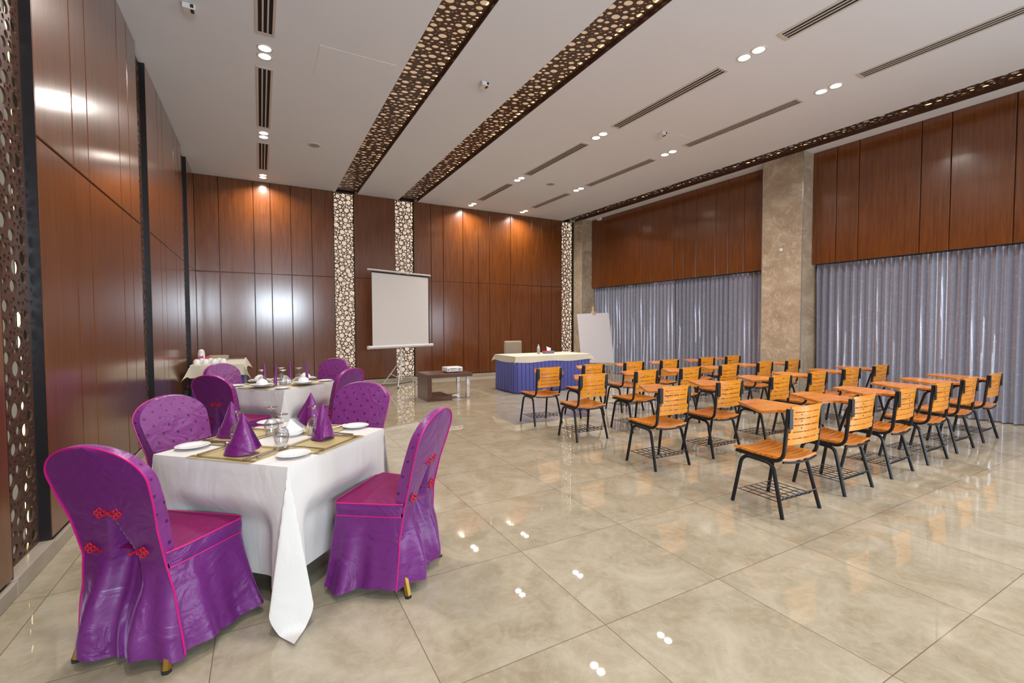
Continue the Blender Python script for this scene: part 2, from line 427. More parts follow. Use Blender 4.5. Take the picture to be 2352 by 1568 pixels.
# right wall: core, fascia, pillars
wx = XC(-2.8) + .12; f = MB()
for q in ((-4.2, -4.12), (-2.84, -2.76), (-1.5, -1.42)): f.box(wx - .06, wx, q[0], q[1], .06, 2.5)
f.box(wx - .06, wx, -4.2, -1.42, .06, .14); f.box(wx - .06, wx, -4.2, -1.42, 2.42, 2.5)
w = struct(f.obj('window_3', M['white_metal']))
p = MB(); p.add([(wx - .02, -4.2, .06), (wx - .02, -1.42, .06), (wx - .02, -1.42, 2.5), (wx - .02, -4.2, 2.5)], [(0, 1, 2, 3)]); p.obj('pane', M['window_side'], w)
b = MB(); skew_slab(b, lambda y: XC(y) + .16, lambda y: XC(y) + .35, 0, ZC); struct(b.obj('wall_right', M['ceiling'], angle=0))
P1, P2, P3 = (11.02, YB), (4.80, 5.56), (-1.4, -.65)
def mpR(u, d, z): return (XW(u) + d, u, z)
b = MB()
panelled(b, P2[1], P1[0] + .02, [6.14, 6.5, 6.81, 7.31, 7.67, 7.99, 8.67, 9.02, 10.51], [2.50, ZC - .004], lambda u, d, z: mpR(u, d, z))
panelled(b, P3[1], P2[0], [-.1, .5, 1.1, 1.6, 2.23, 2.89, 3.24, 4.07, 4.41], [2.50, ZC - .004], mpR)
panelled(b, YR, P3[0], [-3.5, -2.9, -2], [2.50, ZC - .004], mpR)
f = b.obj('wall_right_fascia', M['wall_wood'], angle=20); struct(f)
b = MB()
for a, d in ((P2[1], P1[0] + .02), (P3[1], P2[0]), (YR, P3[0])): skew_slab(b, lambda y: XW(y) + .028, lambda y: XW(y) + .06, 2.503, ZC - .002, a, d)
struct(b.obj('wall_right_fascia_core', M['dark_wood'], angle=0))
for k, (a, d) in enumerate((P1, P2, P3)):
    xf = 8.44 if k == 0 else XP((a + d) / 2)
    b = MB(); b.box(xf, XC(a) + .2, a, d, 0, ZC - .001, b=.003); o = struct(b.obj('pillar_%d' % (k + 1), M['marble']))
    o.name = 'trim_%d' % (11 + k)
    e = MB(); e.box(xf - .004, xf + .008, a - .004, a + .008, 0, ZC - .002); e.box(xf - .004, xf + .008, d - .008, d + .004, 0, ZC - .002); e.obj('edge_strip', M['edge_trim'], o)
b = MB()
for a, d in ((P2[1], P1[0]), (P3[1], P2[0])): skew_slab(b, lambda y: XC(y) + .06, lambda y: XC(y) + .17, 0, .06, a, d)
struct(b.obj('baseboard_right', M['kerb']))

# perforated, backlit strips ------------------------------------------------------
def pack(L, W, radii, seed, gap):
    rr = random.Random(seed); out = []; cell = {}; m = .012
    for r, tries in radii:
        for _ in range(tries):
            x = rr.uniform(r + m, W - r - m); y = rr.uniform(r + .004, L - r - .004)
            ok = True; ci, cj = int(x / .09), int(y / .09)
            for i in range(ci - 1, ci + 2):
                for j in range(cj - 1, cj + 2):
                    for (a, c, q) in cell.get((i, j), ()):
                        if (a - x) ** 2 + (c - y) ** 2 < (q + r + gap) ** 2: ok = False; break
                    if not ok: break
                if not ok: break
            if ok: out.append((x, y, r)); cell.setdefault((ci, cj), []).append((x, y, r))
    return out
def perf_module(L, W, circles, th, ph=0.0, tries=8):
    cu = bpy.data.curves.new('tmp', 'CURVE'); cu.dimensions = '2D'; cu.fill_mode = 'BOTH'; cu.extrude = th / 2
    def spl(pts):
        s = cu.splines.new('POLY'); s.points.add(len(pts) - 1); s.use_cyclic_u = True
        for p, q in zip(s.points, pts): p.co = (q[0], q[1], 0, 1)
    spl([(0, 0), (W, 0), (W, L), (0, L)])
    for x, y, r in circles:
        n = 18 if r > .02 else 12
        spl([(x + r * cos(2 * pi * k / n + ph), y + r * sin(2 * pi * k / n + ph)) for k in range(n)])
    o = bpy.data.objects.new('tmp', cu); COL.objects.link(o)
    dg = bpy.context.evaluated_depsgraph_get(); dg.update()
    me = bpy.data.meshes.new_from_object(o.evaluated_get(dg))
    vs = [tuple(v.co) for v in me.vertices]; fs = [tuple(p.vertices) for p in me.polygons]
    top = sum(p.area for p in me.polygons if p.normal.z > .9)
    want = W * L - sum((18 if r > .02 else 12) / 2 * r * r * sin(2 * pi / (18 if r > .02 else 12)) for _, _, r in circles)
    bpy.data.objects.remove(o); bpy.data.meshes.remove(me); bpy.data.curves.remove(cu)
    if abs(top - want) > .02 * W * L and tries: return perf_module(L, W, circles, th, ph + .137, tries - 1)   # the fill went wrong: turn the polygons a little
    return vs, fs
ML = 1.511
DL = ZC - .1
dense = perf_module(DL, .46, pack(DL, .46, [(.054, 40), (.044, 160), (.034, 600), (.025, 2500), (.017, 8000), (.011, 14000), (.007, 9000)], 3, .0058), .012)
sparse = perf_module(ML, .46, pack(ML, .46, [(.047, 14), (.038, 60), (.029, 160), (.021, 500), (.014, 1500), (.009, 2600)], 5, .0078), .012)
TN = [0]
def perforated(mod, width, length, frame, glow, led, jw=SLOT, ML=ML):
    """frame: matrix taking (across, along, outward) to the room; origin at the recess corner on the wall plane"""
    TN[0] += 1; nm = 'trim_%d' % TN[0]
    vs, fs = mod; b = MB(); n = math.ceil(length / ML - 1e-6); sx = width / .46; sy = length / (n * ML)
    for k in range(n):
        T = frame @ Matrix.Translation((0, k * ML * sy, -.062)) @ Matrix.Diagonal((sx, sy, 1, 1))
        if k % 2: T = frame @ Matrix.Translation((width, (k + 1) * ML * sy, -.062)) @ Matrix.Diagonal((-sx, -sy, 1, 1))
        b.add(vs, fs, T)
    o = struct(b.obj(nm, M['perf_wood'], angle=30))
    q = MB(); q.box(.0, width, 0, length, -jw, -jw + .004, frame); q.obj('backlight', M[glow], o, angle=0)
    q = MB(); q.box(-.002, .004, 0, length, -jw, -.001, frame); q.box(width - .004, width + .002, 0, length, -jw, -.001, frame); q.obj('jamb', M['perf_wood' if 'ceil' in led else 'dark_wood'], o, angle=0)
    q = MB()
    for x in (.006, width - .016): q.box(x, x + .010, 0, length, -jw + .012, -jw + .022, frame)
    q.obj('led_strip', M[led], o, angle=0)
    return o
def fr(o, a, l, n): 
    m = Matrix((( a[0], l[0], n[0], o[0]), (a[1], l[1], n[1], o[1]), (a[2], l[2], n[2], o[2]), (0, 0, 0, 1))); return m
for x0_, x1_ in COLS_B: perforated(dense, x1_ - x0_, ZC - .1, fr((x0_, YB, .1), (1, 0, 0), (0, 0, 1), (0, -1, 0)), 'glow_col', 'led', ML=DL)
for ya, yb in COLS_L: perforated(sparse, yb - ya, ZC - .1, fr((XL, ya, .1), (0, 1, 0), (0, 0, 1), (1, 0, 0)), 'glow_left', 'led')
for x0_, x1_ in STR: perforated(sparse, x1_ - x0_, YB + 1.0, fr((x0_, -1.0, ZC), (1, 0, 0), (0, 1, 0), (0, 0, -1)), 'glow_ceil', 'led_ceil')
ang = -.0255; dl = sqrt(1 + ang * ang)
perforated(sparse, .46, YB + 1.0, fr((XR(-1), -1.0, ZC), (1, 0, 0), (ang / dl, 1 / dl, 0), (0, 0, -1)), 'glow_left', 'led_ceil')

# ------------------------------------------------------------------ ceiling fittings
def area(name, parent, loc, size, energy, color, rot=(0, 0, 0), spread=150):
    L = bpy.data.lights.new(name, 'AREA'); L.shape = 'DISK'; L.size = size; L.energy = energy; L.color = color; L.spread = radians(spread)
    o = bpy.data.objects.new(name, L); COL.objects.link(o); o.parent = parent; o.location = loc; o.rotation_euler = rot
    return o
LAMP_W = 38
rim = MB(); rim.lathe([(.062, 0), (.064, -.006), (.082, -.006), (.086, -.001), (.086, 0)], 28); rim_me = rim.mesh('rim', M['white_plastic'])
lens = MB(); lens.lathe([(.0, -.003), (.063, -.003)], 28); lens_me = lens.mesh('lens', M['lens'], 0)
LX = [lambda y: .105, lambda y: 5.04 - .021 * (y - 3.4), lambda y: 6.68 - .033 * (y - 3.4)]
ROWN = ['left-hand vent line', 'middle vent line', 'vent line near the window wall']
DIST = {10.92: 'at the back wall', 8.55: 'second from back wall', 5.96: 'third from back wall', 3.32: 'fourth from back wall'}
for r_ in range(3):
    for yb in (-1.9, .72, 3.32, 5.96, 8.55, 10.92):
        for k, dy in ((0, 0), (1, .175)):
            o = empty('downlight', (LX[r_](yb + dy), yb + dy, ZC))
            link('rim', rim_me, o); link('lens', lens_me, o)
            area('lamp', o, (0, 0, -.012), .12, LAMP_W, (1, .92, .86))
            if yb > 3 and not (r_ == 0 and yb < 4):
                tag(o, '%s downlight, pair %s on the %s' % (('nearer', 'farther')[k], DIST[yb], ROWN[r_]), 'ceiling light', 'recessed downlights in pairs')
            else:
                tag(o, 'round recessed downlight over the end of the hall behind the camera', 'ceiling light', 'downlights over the near end')
def vent(xf, ya, yb, w=.185):
    o = empty('air_vent', (xf((ya + yb) / 2), (ya + yb) / 2, ZC)); h = (yb - ya) / 2; s = (xf(yb) - xf(ya)) / (yb - ya)
    o.rotation_euler = (0, 0, -math.atan(s))
    f = MB(); g = w / 2
    f.box(-g, -g + .026, -h, h, -.008, .0005); f.box(g - .026, g, -h, h, -.008, .0005); f.box(-g + .026, g - .026, -h, -h + .03, -.008, .0005); f.box(-g + .026, g - .026, h - .03, h, -.008, .0005)
    f.obj('frame', M['paint'], o)
    d = MB(); d.box(-g + .02, g - .02, -h + .02, h - .02, -.0015, .0005); d.obj('dark_slot', M['vent_dark'], o)
    s_ = MB()
    for x in (-.024, .024): s_.box(x - .008, x + .008, -h + .03, h - .03, -.007, -.002)
    s_.obj('blade', M['paint'], o)
    return o
VY = [(1.0, 3.06, 'nearest the camera'), (3.76, 5.68, 'second from the camera'), (6.40, 8.32, 'third from the camera'), (9.0, 10.55, 'nearest the back wall')]
for r_ in range(3):
    for ya, yb, d in VY:
        if r_ == 0 and ya < 3: continue
        tag(vent(LX[r_], ya, yb), 'slotted air vent %s on the %s' % (d if r_ else {'second from the camera': 'cut by the photo top', 'third from the camera': 'between two pairs of lights'}.get(d, d), ROWN[r_]), 'air vent', 'linear ceiling vents')
for (x, y, d) in ((-.55, 5.53, 'above the left wall side'), (2.60, 5.45, 'between the two amber perforated strips'), (5.81, 5.45, 'between the right two vent lines')):
    o = empty('ceiling_sensor', (x, y, ZC))
    q = MB(); q.bbox(-.055, .055, -.045, .045, -.05, 0.0005, .006); q.obj('housing', M['white_plastic'], o)
    q = MB(); q.box(.012, .04, -.047, -.044, -.04, -.008); q.box(.012, .04, -.03, .03, -.052, -.0495); q.obj('sensor_window', M['black_rubber'], o)
    tag(o, 'small white boxy ceiling sensor with dark eye, %s' % d, 'sensor', 'ceiling sensors')
for (x, y, d) in ((.88, 8.70, 'left of the first amber strip'), (5.71, 8.60, 'between the right two vent lines')):
    o = empty('ceiling_speaker', (x, y, ZC))
    q = MB(); q.lathe([(.11, .0005), (.11, -.006), (.095, -.009)], 32); q.obj('rim', M['white_plastic'], o)
    q = MB(); q.lathe([(0, -.011), (.05, -.011), (.094, -.0085)], 32); q.obj('grille', M['grey_plastic'], o)
    tag(o, 'round flush ceiling speaker with pale grille, %s' % d, 'speaker', 'ceiling speakers')
for (x0_, x1_, ya, yb, d) in ((.64, 1.5, 5.60, 6.33, 'beside the first amber strip'), (6.0, 6.4, 5.4, 6.2, 'beside the third vent line')):
    q = MB(); q.bbox(x0_, x1_, ya, yb, ZC - .003, ZC + .001, .0015); q.obj('access_panel', M['ceiling'], CEIL)
q = MB(); q.bbox(8.70, 8.80, 10.55, 10.68, ZC - .07, ZC + .0005, .006); tag(q.obj('motion_detector', M['white_plastic']), 'small white detector at the soffit beside the corner marble pillar', 'sensor')
q = MB(); q.bbox(XP(5.18) - .02, XP(5.18) + .002, 5.15, 5.21, 2.78, 2.84, .006); tag(q.obj('wall_switch', M['white_plastic']), 'small white square fitting on the big marble pillar', 'switch')

# ------------------------------------------------------------------ curtains
def curtain(ya, yb, n, label, seed, zt=2.497):
    rr = random.Random(seed); ph = [rr.uniform(-.5, .5) for _ in range(n + 3)]; am = [rr.uniform(.7, 1.25) for _ in range(n + 3)]
    L = yb - ya; nu = n * 12 + 1
    def fn(u, v):
        z = .012 + v * (zt - .012); k = u * n; i = int(k); ff = k - i
        pinch = sstep(.93, 1.0, v)
        p = lerp(ph[i], ph[i + 1], ff) * (1 - v) * .35
        w = 1.9 * abs(sin(pi * (k + p * .5))) ** .62 - 1.1      # narrow gathers opening to the room, rounded troughs between
        amp = .066 * lerp(am[i], am[i + 1], ff) * (1 - .45 * pinch)
        y = ya + L * u +   .010 * sin(4 * pi * (k + p * .5)) * (1 - pinch)
        return (XC(y) - .01 + amp * w - .008 * pinch, y, z)
    b = MB(); b.grid(nu, 22, fn, lambda u, v: (u * L * 1.8, v * 2.5))
    o = b.obj('curtain', M['curtain'], angle=80); return tag(o, label, 'curtain', 'silver grey window curtains')
curtain(7.98, 10.97, 26, 'silver grey pleated curtain behind the easel, left half of the far window', 1)
curtain(5.62, 7.96, 21, 'silver grey pleated curtain touching the big marble pillar, right half of far window', 2)
curtain(1.82, 4.74, 25, 'silver grey pleated curtain right of the big marble pillar, nearer window', 3)
curtain(-.60, 1.80, 19, 'silver grey pleated curtain past the right photo edge, beside the nearer one', 4)

# ------------------------------------------------------------------ tablet chairs
def tablet_chair():
    t = empty('tablet_chair')
    for sx in (-1, 1):
        q = MB(); q.tube(bend([(sx * .222, .412, .0), (sx * .203, .345, .388), (sx * .2, .2, .383)], .075, 8), .0138, 10); q.obj('leg', M['black_metal'], t)
        q = MB(); q.tube(bend([(sx * .228, .0, .0), (sx * .203, .095, .375), (sx * .2, .2, .383)], .075, 8), .0138, 10); q.obj('leg', M['black_metal'], t)
        q = MB(); q.tube(bend([(sx * .2, .40, .408), (sx * .2, .02, .398), (sx * .2, -.012, .80)], .095, 10), .0135, 10); q.obj('back_post', M['black_metal'], t)
        q = MB(); q.bbox(sx * .188 - .022, sx * .188 + .022, -.030, -.024, .655, .80, .002)
        for z in (.68, .728, .775): q.lathe([(.0045, -.0335), (.0045, -.030)], 8, Matrix.Translation((sx * .180, 0, z)) @ Matrix.Rotation(-pi / 2, 4, 'X') @ Matrix.Rotation(pi, 4, 'X') if False else Matrix.Translation((sx * .180, -.064, z)) @ Matrix.Rotation(-pi / 2, 4, 'X'))
        q.obj('bracket', M['black_metal'], t)
    q = MB(); q.tube([(.2 * u, .02 - .012 * (1 - u * u), .405 - .016 * (1 - u * u)) for u in [k / 6 - 1 for k in range(13)]], .008, 8); q.obj('cross_bar', M['black_metal'], t); q = MB()
    q.tube([(.2 * u, .33, .400 - .016 * (1 - u * u)) for u in [k / 6 - 1 for k in range(13)]], .009, 8); q.obj('cross_bar', M['black_metal'], t)
    def slat(bm, hw, c, along, th, dip, vert, n=10):
        """curved slat; vert=False: seat slat centred at y=c ; vert=True: back slat centred at z=c"""
        vs = []
        for i in range(n + 1):
            u = 2 * i / n - 1; x = hw * u; d = dip * (1 - u * u)
            for (p, q_) in ((-along, 0), (along, 0), (along, th), (-along, th)):
                if vert:
                    z = c + p; yb = .012 - .095 * (z - .53) - d; vs.append((x, yb - q_, z))
                else:
                    y = c + p; zb = .420 - d + .012 * sstep(.25, .42, y); vs.append((x, y, zb + q_))
        fs = [(0, 1, 2, 3), (n * 4 + 3, n * 4 + 2, n * 4 + 1, n * 4)]
        for i in range(n):
            for k in range(4):
                l = (k + 1) % 4; fs.append((i * 4 + k, i * 4 + l, (i + 1) * 4 + l, (i + 1) * 4 + k))
        bm.add(vs, [f[::-1] for f in fs])
    q = MB()
    for k in range(9): slat(q, .205 + (.008 if k == 8 else 0), .038 + k * .0445, .0187, .016, .020, False)
    for u in (-.93, -.2, .2, .93):
        x = .205 * u; q.box(x - .008, x + .008, .04, .39, .410 - .020 * (1 - u * u), .424 - .020 * (1 - u * u))
    q.obj('seat', M['chair_seat_wood'], t)
    q = MB()
    for k in range(6): slat(q, (.188, .188, .166, .166, .166, .182)[k], .554 + k * .0485, .0198, .013, .016, True, 12)
    for u in (-.93, -.2, .3, .93):
        x = .166 * u; vs = []
        for z in (.545, .815):
            yb = .012 - .095 * (z - .53) - .016 * (1 - u * u * .78)
            w_ = .012 if abs(u) > .9 else .006
            vs += [(x - w_, yb - .002, z), (x + w_, yb - .002, z), (x + w_, yb - .010, z), (x - w_, yb - .010, z)]
        q.add(vs, [(0, 3, 2, 1), (4, 5, 6, 7), (0, 1, 5, 4), (1, 2, 6, 5), (2, 3, 7, 6), (3, 0, 4, 7)])
    q.obj('backrest', M['chair_wood'], t)
    poly = [(.178, -.004), (.258, -.004), (.285, .10), (.36, .20), (.44, .26), (.475, .33), (.475, .68), (.455, .70), (.215, .70), (.195, .685), (-.045, .315), (-.035, .285), (.02, .275), (.10, .262), (.155, .20), (.175, .10)]
    q = MB(); q.prism(poly, .705, .725); q.obj('writing_tablet', M['chair_seat_wood'], t)
    q = MB(); q.tube(bend([(.212, -.01, .690), (.225, .19, .692), (.215, .27, .40)], .06, 8), .0115, 10); q.tube(bend([(.225, .12, .694), (.25, .40, .697), (.25, .55, .697)], .05, 4), .008, 8); q.obj('arm_support', M['black_metal'], t)
    q = MB(); w = .0032
    y0_, y1_, z0_ = .055, .375, .105
    for k in range(5): q.tube([(-.2 + .02 * (k in (0,)) , lerp(y0_, y1_, k / 4), z0_), (.2, lerp(y0_, y1_, k / 4), z0_)], w, 5)
    for k in range(7): x = lerp(-.2, .2, k / 6); q.tube([(x, y0_, z0_), (x, y1_, z0_)], w, 5)
    q.tube([(-.222, .005, .155), (.222, .005, .155)], w * 1.15, 5)
    n = 14
    for k in range(n):
        xa, xb = lerp(-.2, .2, k / n), lerp(-.2, .2, (k + 1) / n)
        q.tube([(xa, y0_ if k % 2 else .005, z0_ if k % 2 else .155), (xb, .005 if k % 2 else y0_, .155 if k % 2 else z0_)], w * .8, 4)
    for sx in (-1, 1): q.tube([(sx * .2, y1_, z0_), (sx * .214, .388, z0_ + .01)], w, 5)
    q.obj('book_basket', M['wire'], t)
    return t
proto = tablet_chair()
POS = [[(3.50, 1.91), (4.38, 1.93), (5.22, 1.95), (6.02, 1.96), (6.82, 1.99), (7.68, 2.02)],
       [(3.52, 3.14), (4.36, 3.15), (5.32, 3.18), (6.14, 3.20), (7.04, 3.24), (7.90, 3.26)],
       [(3.52, 4.38), (4.43, 4.42), (5.24, 4.40), (6.10, 4.42), (7.02, 4.45), (7.82, 4.47)],
       [(3.54, 5.38), (4.42, 5.50), (5.26, 5.52), (6.10, 5.55), (7.08, 5.58), (7.90, 5.64)]]
RN = ['front row nearest the camera', 'second row from the camera', 'third row from the camera', 'back row near the blue desk']
CN = ['leftmost', 'second from left', 'third from left', 'third from right', 'second from right', 'rightmost, nearest the curtain']
jit = random.Random(11); first = True
for r_ in range(4):
    for c_ in range(6):
        o = proto if first else copy_tree(proto); first = False
        x, y = POS[r_][c_]; o.location = (x, y, 0); o.rotation_euler = (0, 0, radians(jit.uniform(-2, 2)) + (-.03 if (r_, c_) == (0, 0) else 0))
        tag(o, 'orange slatted tablet chair, %s in the %s' % (CN[c_], RN[r_]), 'chair', 'wooden tablet arm chairs in rows')

# ------------------------------------------------------------------ covered banquet chairs
def covered_chair():
    t = empty('banquet_chair')
    HEM = .050; TOP = .945
    def hw(z):
        w = table_f([(.06, .262), (.25, .235), (.45, .198), (.60, .203), (.72, .225), (.82, .236), (1, .236)], z)
        if z > .79: w *= max(0., 1 - ((z - .79) / (TOP - .79)) ** 2.3) ** .5
        return max(w, .012)
    def yc(z): return table_f([(.06, .102), (.25, .066), (.45, .050), (.62, .014), (.95, -.090)], z)
    def yback(z): return yc(z) - table_f([(.06, .055), (.30, .018), (.45, .022), (.6, .026), (.95, .020)], z)
    def yfront(z): return yc(z) + table_f([(.40, .035), (.6, .036), (.95, .020)], z)
    zb = [HEM + (TOP - HEM) * (1 - (1 - k / 45) ** 1.35) for k in range(46)]
    def back(u, v):
        z = zb[int(round(v * 45))]; x = (u * 2 - 1) * hw(z); a = abs(u * 2 - 1)
        low = sstep(.50, .08, z)
        y = yback(z) - .012 * (1 - a * a) * sstep(.4, .7, z)
        pw = .012 + .085 * sstep(.68, .30, z)                         # the open inverted pleat
        d = .058 * sstep(.67, .50, z) * (1 - .35 * low)
        y += d * (1 - sstep(pw * .45, pw * 1.1, abs(x - .01)))
        y += low * .022 * sin(a * 9 + (2 if u > .5 else 0)) * (1 - a ** 6) - .092 * low * (1 - a ** 4)
        zz = z + .018 * low * sin(u * 11) * sstep(.2, HEM, z)
        return (x, y, zz)
    q = MB(); q.grid(57, 46, back, lambda u, v: ((u - .5) * .5, v * .95), flip=False); q.obj('back_panel', M['purple'], t, 70)
    zf = [.43 + (TOP - .43) * (1 - (1 - k / 27) ** 1.5) for k in range(28)]
    def front(u, v):
        z = zf[int(round(v * 27))]; x = (u * 2 - 1) * hw(z) * .97; a = abs(u * 2 - 1)
        return (x, yfront(z) + .014 * (1 - a ** 2.5) * sstep(.95, .8, z), z)
    q = MB(); q.grid(25, 28, front, lambda u, v: ((u - .5) * .46, v * .52 + .02), flip=True)
    edge = [(-hw(z), z) for z in zf] + [(hw(z), z) for z in reversed(zf)]
    def gus(u, v):
        x, z = edge[int(round(u * (len(edge) - 1)))]
        return (x * lerp(.97, 1.0, sstep(0, 1, v)), lerp(yfront(z), yback(z), v), z + .006 * sin(pi * v) * sstep(.85, .94, z))
    q.grid(len(edge), 6, gus, lambda u, v: (u * 1.4, v * .06), flip=True)
    q.obj('backrest', M['purple_front'], t, 70)
    # seat: path of the U from the back left corner round the front to the back right corner
    ZT, ZBD = .478, .412
    def upath(s, hx, ya, yb, rc=.05):
        """s 0..1 along left side, front, right side"""
        l1 = yb - ya; l2 = 2 * hx; L = 2 * l1 + l2; d = s * L
        wd = lambda y: 1 + .20 * (y - ya) / (yb - ya)
        if d < l1: p = (-hx * wd(ya + d), ya + d); nrm = (-1, 0)
        elif d < l1 + l2: p = ((-hx + d - l1) * 1.2, yb); nrm = (0, 1)
        else: p = (hx * wd(yb - (d - l1 - l2)), yb - (d - l1 - l2)); nrm = (1, 0)
        e = min(abs(d - l1), abs(d - l1 - l2))                          # rounded front corners
        if e < rc:
            k = (rc - e) / rc; sgn = -1 if d < L / 2 else 1
            p = (p[0] - sgn * .25 * rc * k * k, p[1] - .25 * rc * k * k)
        return p, nrm
    def seatring(s, z):
        hx = .212; p, n = upath(s, hx, .04, .41); return p, n
    def skirt(u, v):
        z = lerp(HEM, ZBD, v); fl = (1 - v)
        p, n = upath(u, lerp(.268, .214, v ** .8), lerp(.045, .04, v), lerp(.452, .413, v ** .8), .06)
        w = fl ** .8 * (.019 * sin(u * 36) + .012 * sin(u * 61 + 1)) * min(1, 12 * min(u, 1 - u))
        e = sstep(.10, .0, min(u, 1 - u))
        x, y = p[0] + n[0] * w, p[1] + n[1] * w
        ex, ey = (-hw(z) if u < .5 else hw(z)), yback(z)
        k = 1 - sstep(0, .085, min(u, 1 - u))
        x, y = lerp(x, ex, k), lerp(y, ey, k)
        return (x, y, z + fl * fl * .012 * sin(u * 21))
    q = MB(); q.grid(121, 18, skirt, lambda u, v: (u * 1.35, v * .36), flip=True); q.obj('skirt', M['purple'], t, 70)
    def band(u, v):
        z = lerp(ZBD, ZT, v); p, n = seatring(u, z); o_ = .004 * sin(pi * v)
        k = 1 - sstep(0, .07, min(u, 1 - u)); x, y = p[0] + n[0] * o_, p[1] + n[1] * o_
        return (lerp(x, (-1 if u < .5 else 1) * hw(z), k), lerp(y, yback(z) + .01, k), z)
    q = MB(); q.grid(81, 5, band, lambda u, v: (u * 1.3, v * .07), flip=True); q.obj('seat_band', M['purple'], t, 70)
    def pad(u, v):
        # v 0 = edge, 1 = centre
        p, n = seatring(u, ZT); c = (0, .20)
        r = 1 - v
        return (c[0] + (p[0] - c[0]) * r, c[1] + (p[1] - c[1]) * r, ZT + .022 * (1 - r ** 3))
    q = MB(); q.grid(61, 9, pad, lambda u, v: pad(u, v)[:2], flip=True)
    def padb(u, v):
        A, B = pad(1, 0), pad(0, 0); p = (lerp(A[0], B[0], u), lerp(A[1], B[1], u)); c = (0, .20); r = 1 - v
        return (c[0] + (p[0] - c[0]) * r, c[1] + (p[1] - c[1]) * r, ZT + .022 * (1 - r ** 3))
    q.grid(13, 9, padb, lambda u, v: padb(u, v)[:2], flip=True)
    q.obj('seat_pad', M['purple_seat'], t, 70)
    q = MB()
    o1 = [(-hw(z), yback(z) - .002, z) for z in zb] ; o2 = [(hw(z), yback(z) - .002, z) for z in reversed(zb)]
    q.tube(o1 + o2, .0045, 6)
    q.tube([tuple(band(k / 80, 1)) for k in range(81)], .004, 6); q.tube([tuple(band(k / 80, 0)) for k in range(81)], .0038, 6)
    q.obj('piping', M['piping'], t)
    def knot(bm, x, z, mir, tail):
        y = yback(z) - .014
        for (dx, dz, r) in ((.018, .0, .011), (.036, .011, .010), (.036, -.011, .010), (.050, .0, .009)):
            bm.tube([(x + mir * dx + r * cos(a), y - .003 * sin(2 * a), z + dz + r * sin(a)) for a in [2 * pi * k / 12 for k in range(12)]], .0042, 6, closed=True)
        bm.tube([(x, y, z), (x + mir * .012, y, z)], .005, 6)
        if tail: bm.tube([(x, y, z), (x - mir * .012, y - .004, z - .008), (x - mir * .022, y - .004, z - .010)], [.005, .004, .008], 7)
    q = MB(); knot(q, .012, .662, 1, False); knot(q, .006, .662, -1, False); q.lathe([(0, -.008), (.007, -.004), (.007, .004), (0, .008)], 8, Matrix.Translation((.009, yback(.662) - .016, .662)))
    q.obj('frog_knot', M['red_cord'], t)
    q = MB(); knot(q, .085, .490, 1, True); q.obj('frog_knot', M['red_cord'], t)
    q = MB(); knot(q, -.10, .490, -1, True); q.obj('frog_knot', M['red_cord'], t)
    for sx in (-1, 1):
        for yb, yt in ((0, .10), (.40, .34)):
            q = MB(); q.tube([(sx * .217, yb, .012), (sx * .165, yt, .39)], .017, 6); o = q.obj('leg', M['gold'], t, 20)
            q = MB(); q.tube([(sx * .2175, yb, 0), (sx * .217, yb + .0005, .014)], .0185, 6); q.obj('foot_cap', M['black_rubber'], o, 20)
    return t
cc = covered_chair()
def face(x, y): return atan2(y, x) - pi / 2
CH = [((-.536, 2.40), (.61, .79), 'purple covered banquet chair with gold feet, nearest the left bottom corner'),
      ((.786, 2.46), (-.75, .66), 'purple covered banquet chair at right of the near white table, back half turned'),
      ((-.49, 3.70), (.72, -.69), 'purple covered chair with dotted front facing us, left behind near table'),
      ((.68, 3.81), (-.61, -.79), 'purple covered chair with dotted front facing us, right behind near table'),
      ((-.37, 5.20), (.68, .73), 'dark purple covered chair seen from behind, left of the far white table'),
      ((-.39, 6.62), (.68, -.73), 'purple covered chair with round top before the cups table'),
      ((.86, 6.80), (-.68, -.73), 'purple covered chair in front of the first lit column, behind far table'),
      ((.80, 5.24), (-.70, .71), 'purple covered chair half hidden behind the right dotted chair, far table')]
for k, (p, f, lab) in enumerate(CH):
    o = cc if k == 0 else copy_tree(cc)
    o.location = (p[0], p[1], 0); o.rotation_euler = (0, 0, face(*f)); tag(o, lab, 'chair', 'banquet chairs in purple covers')

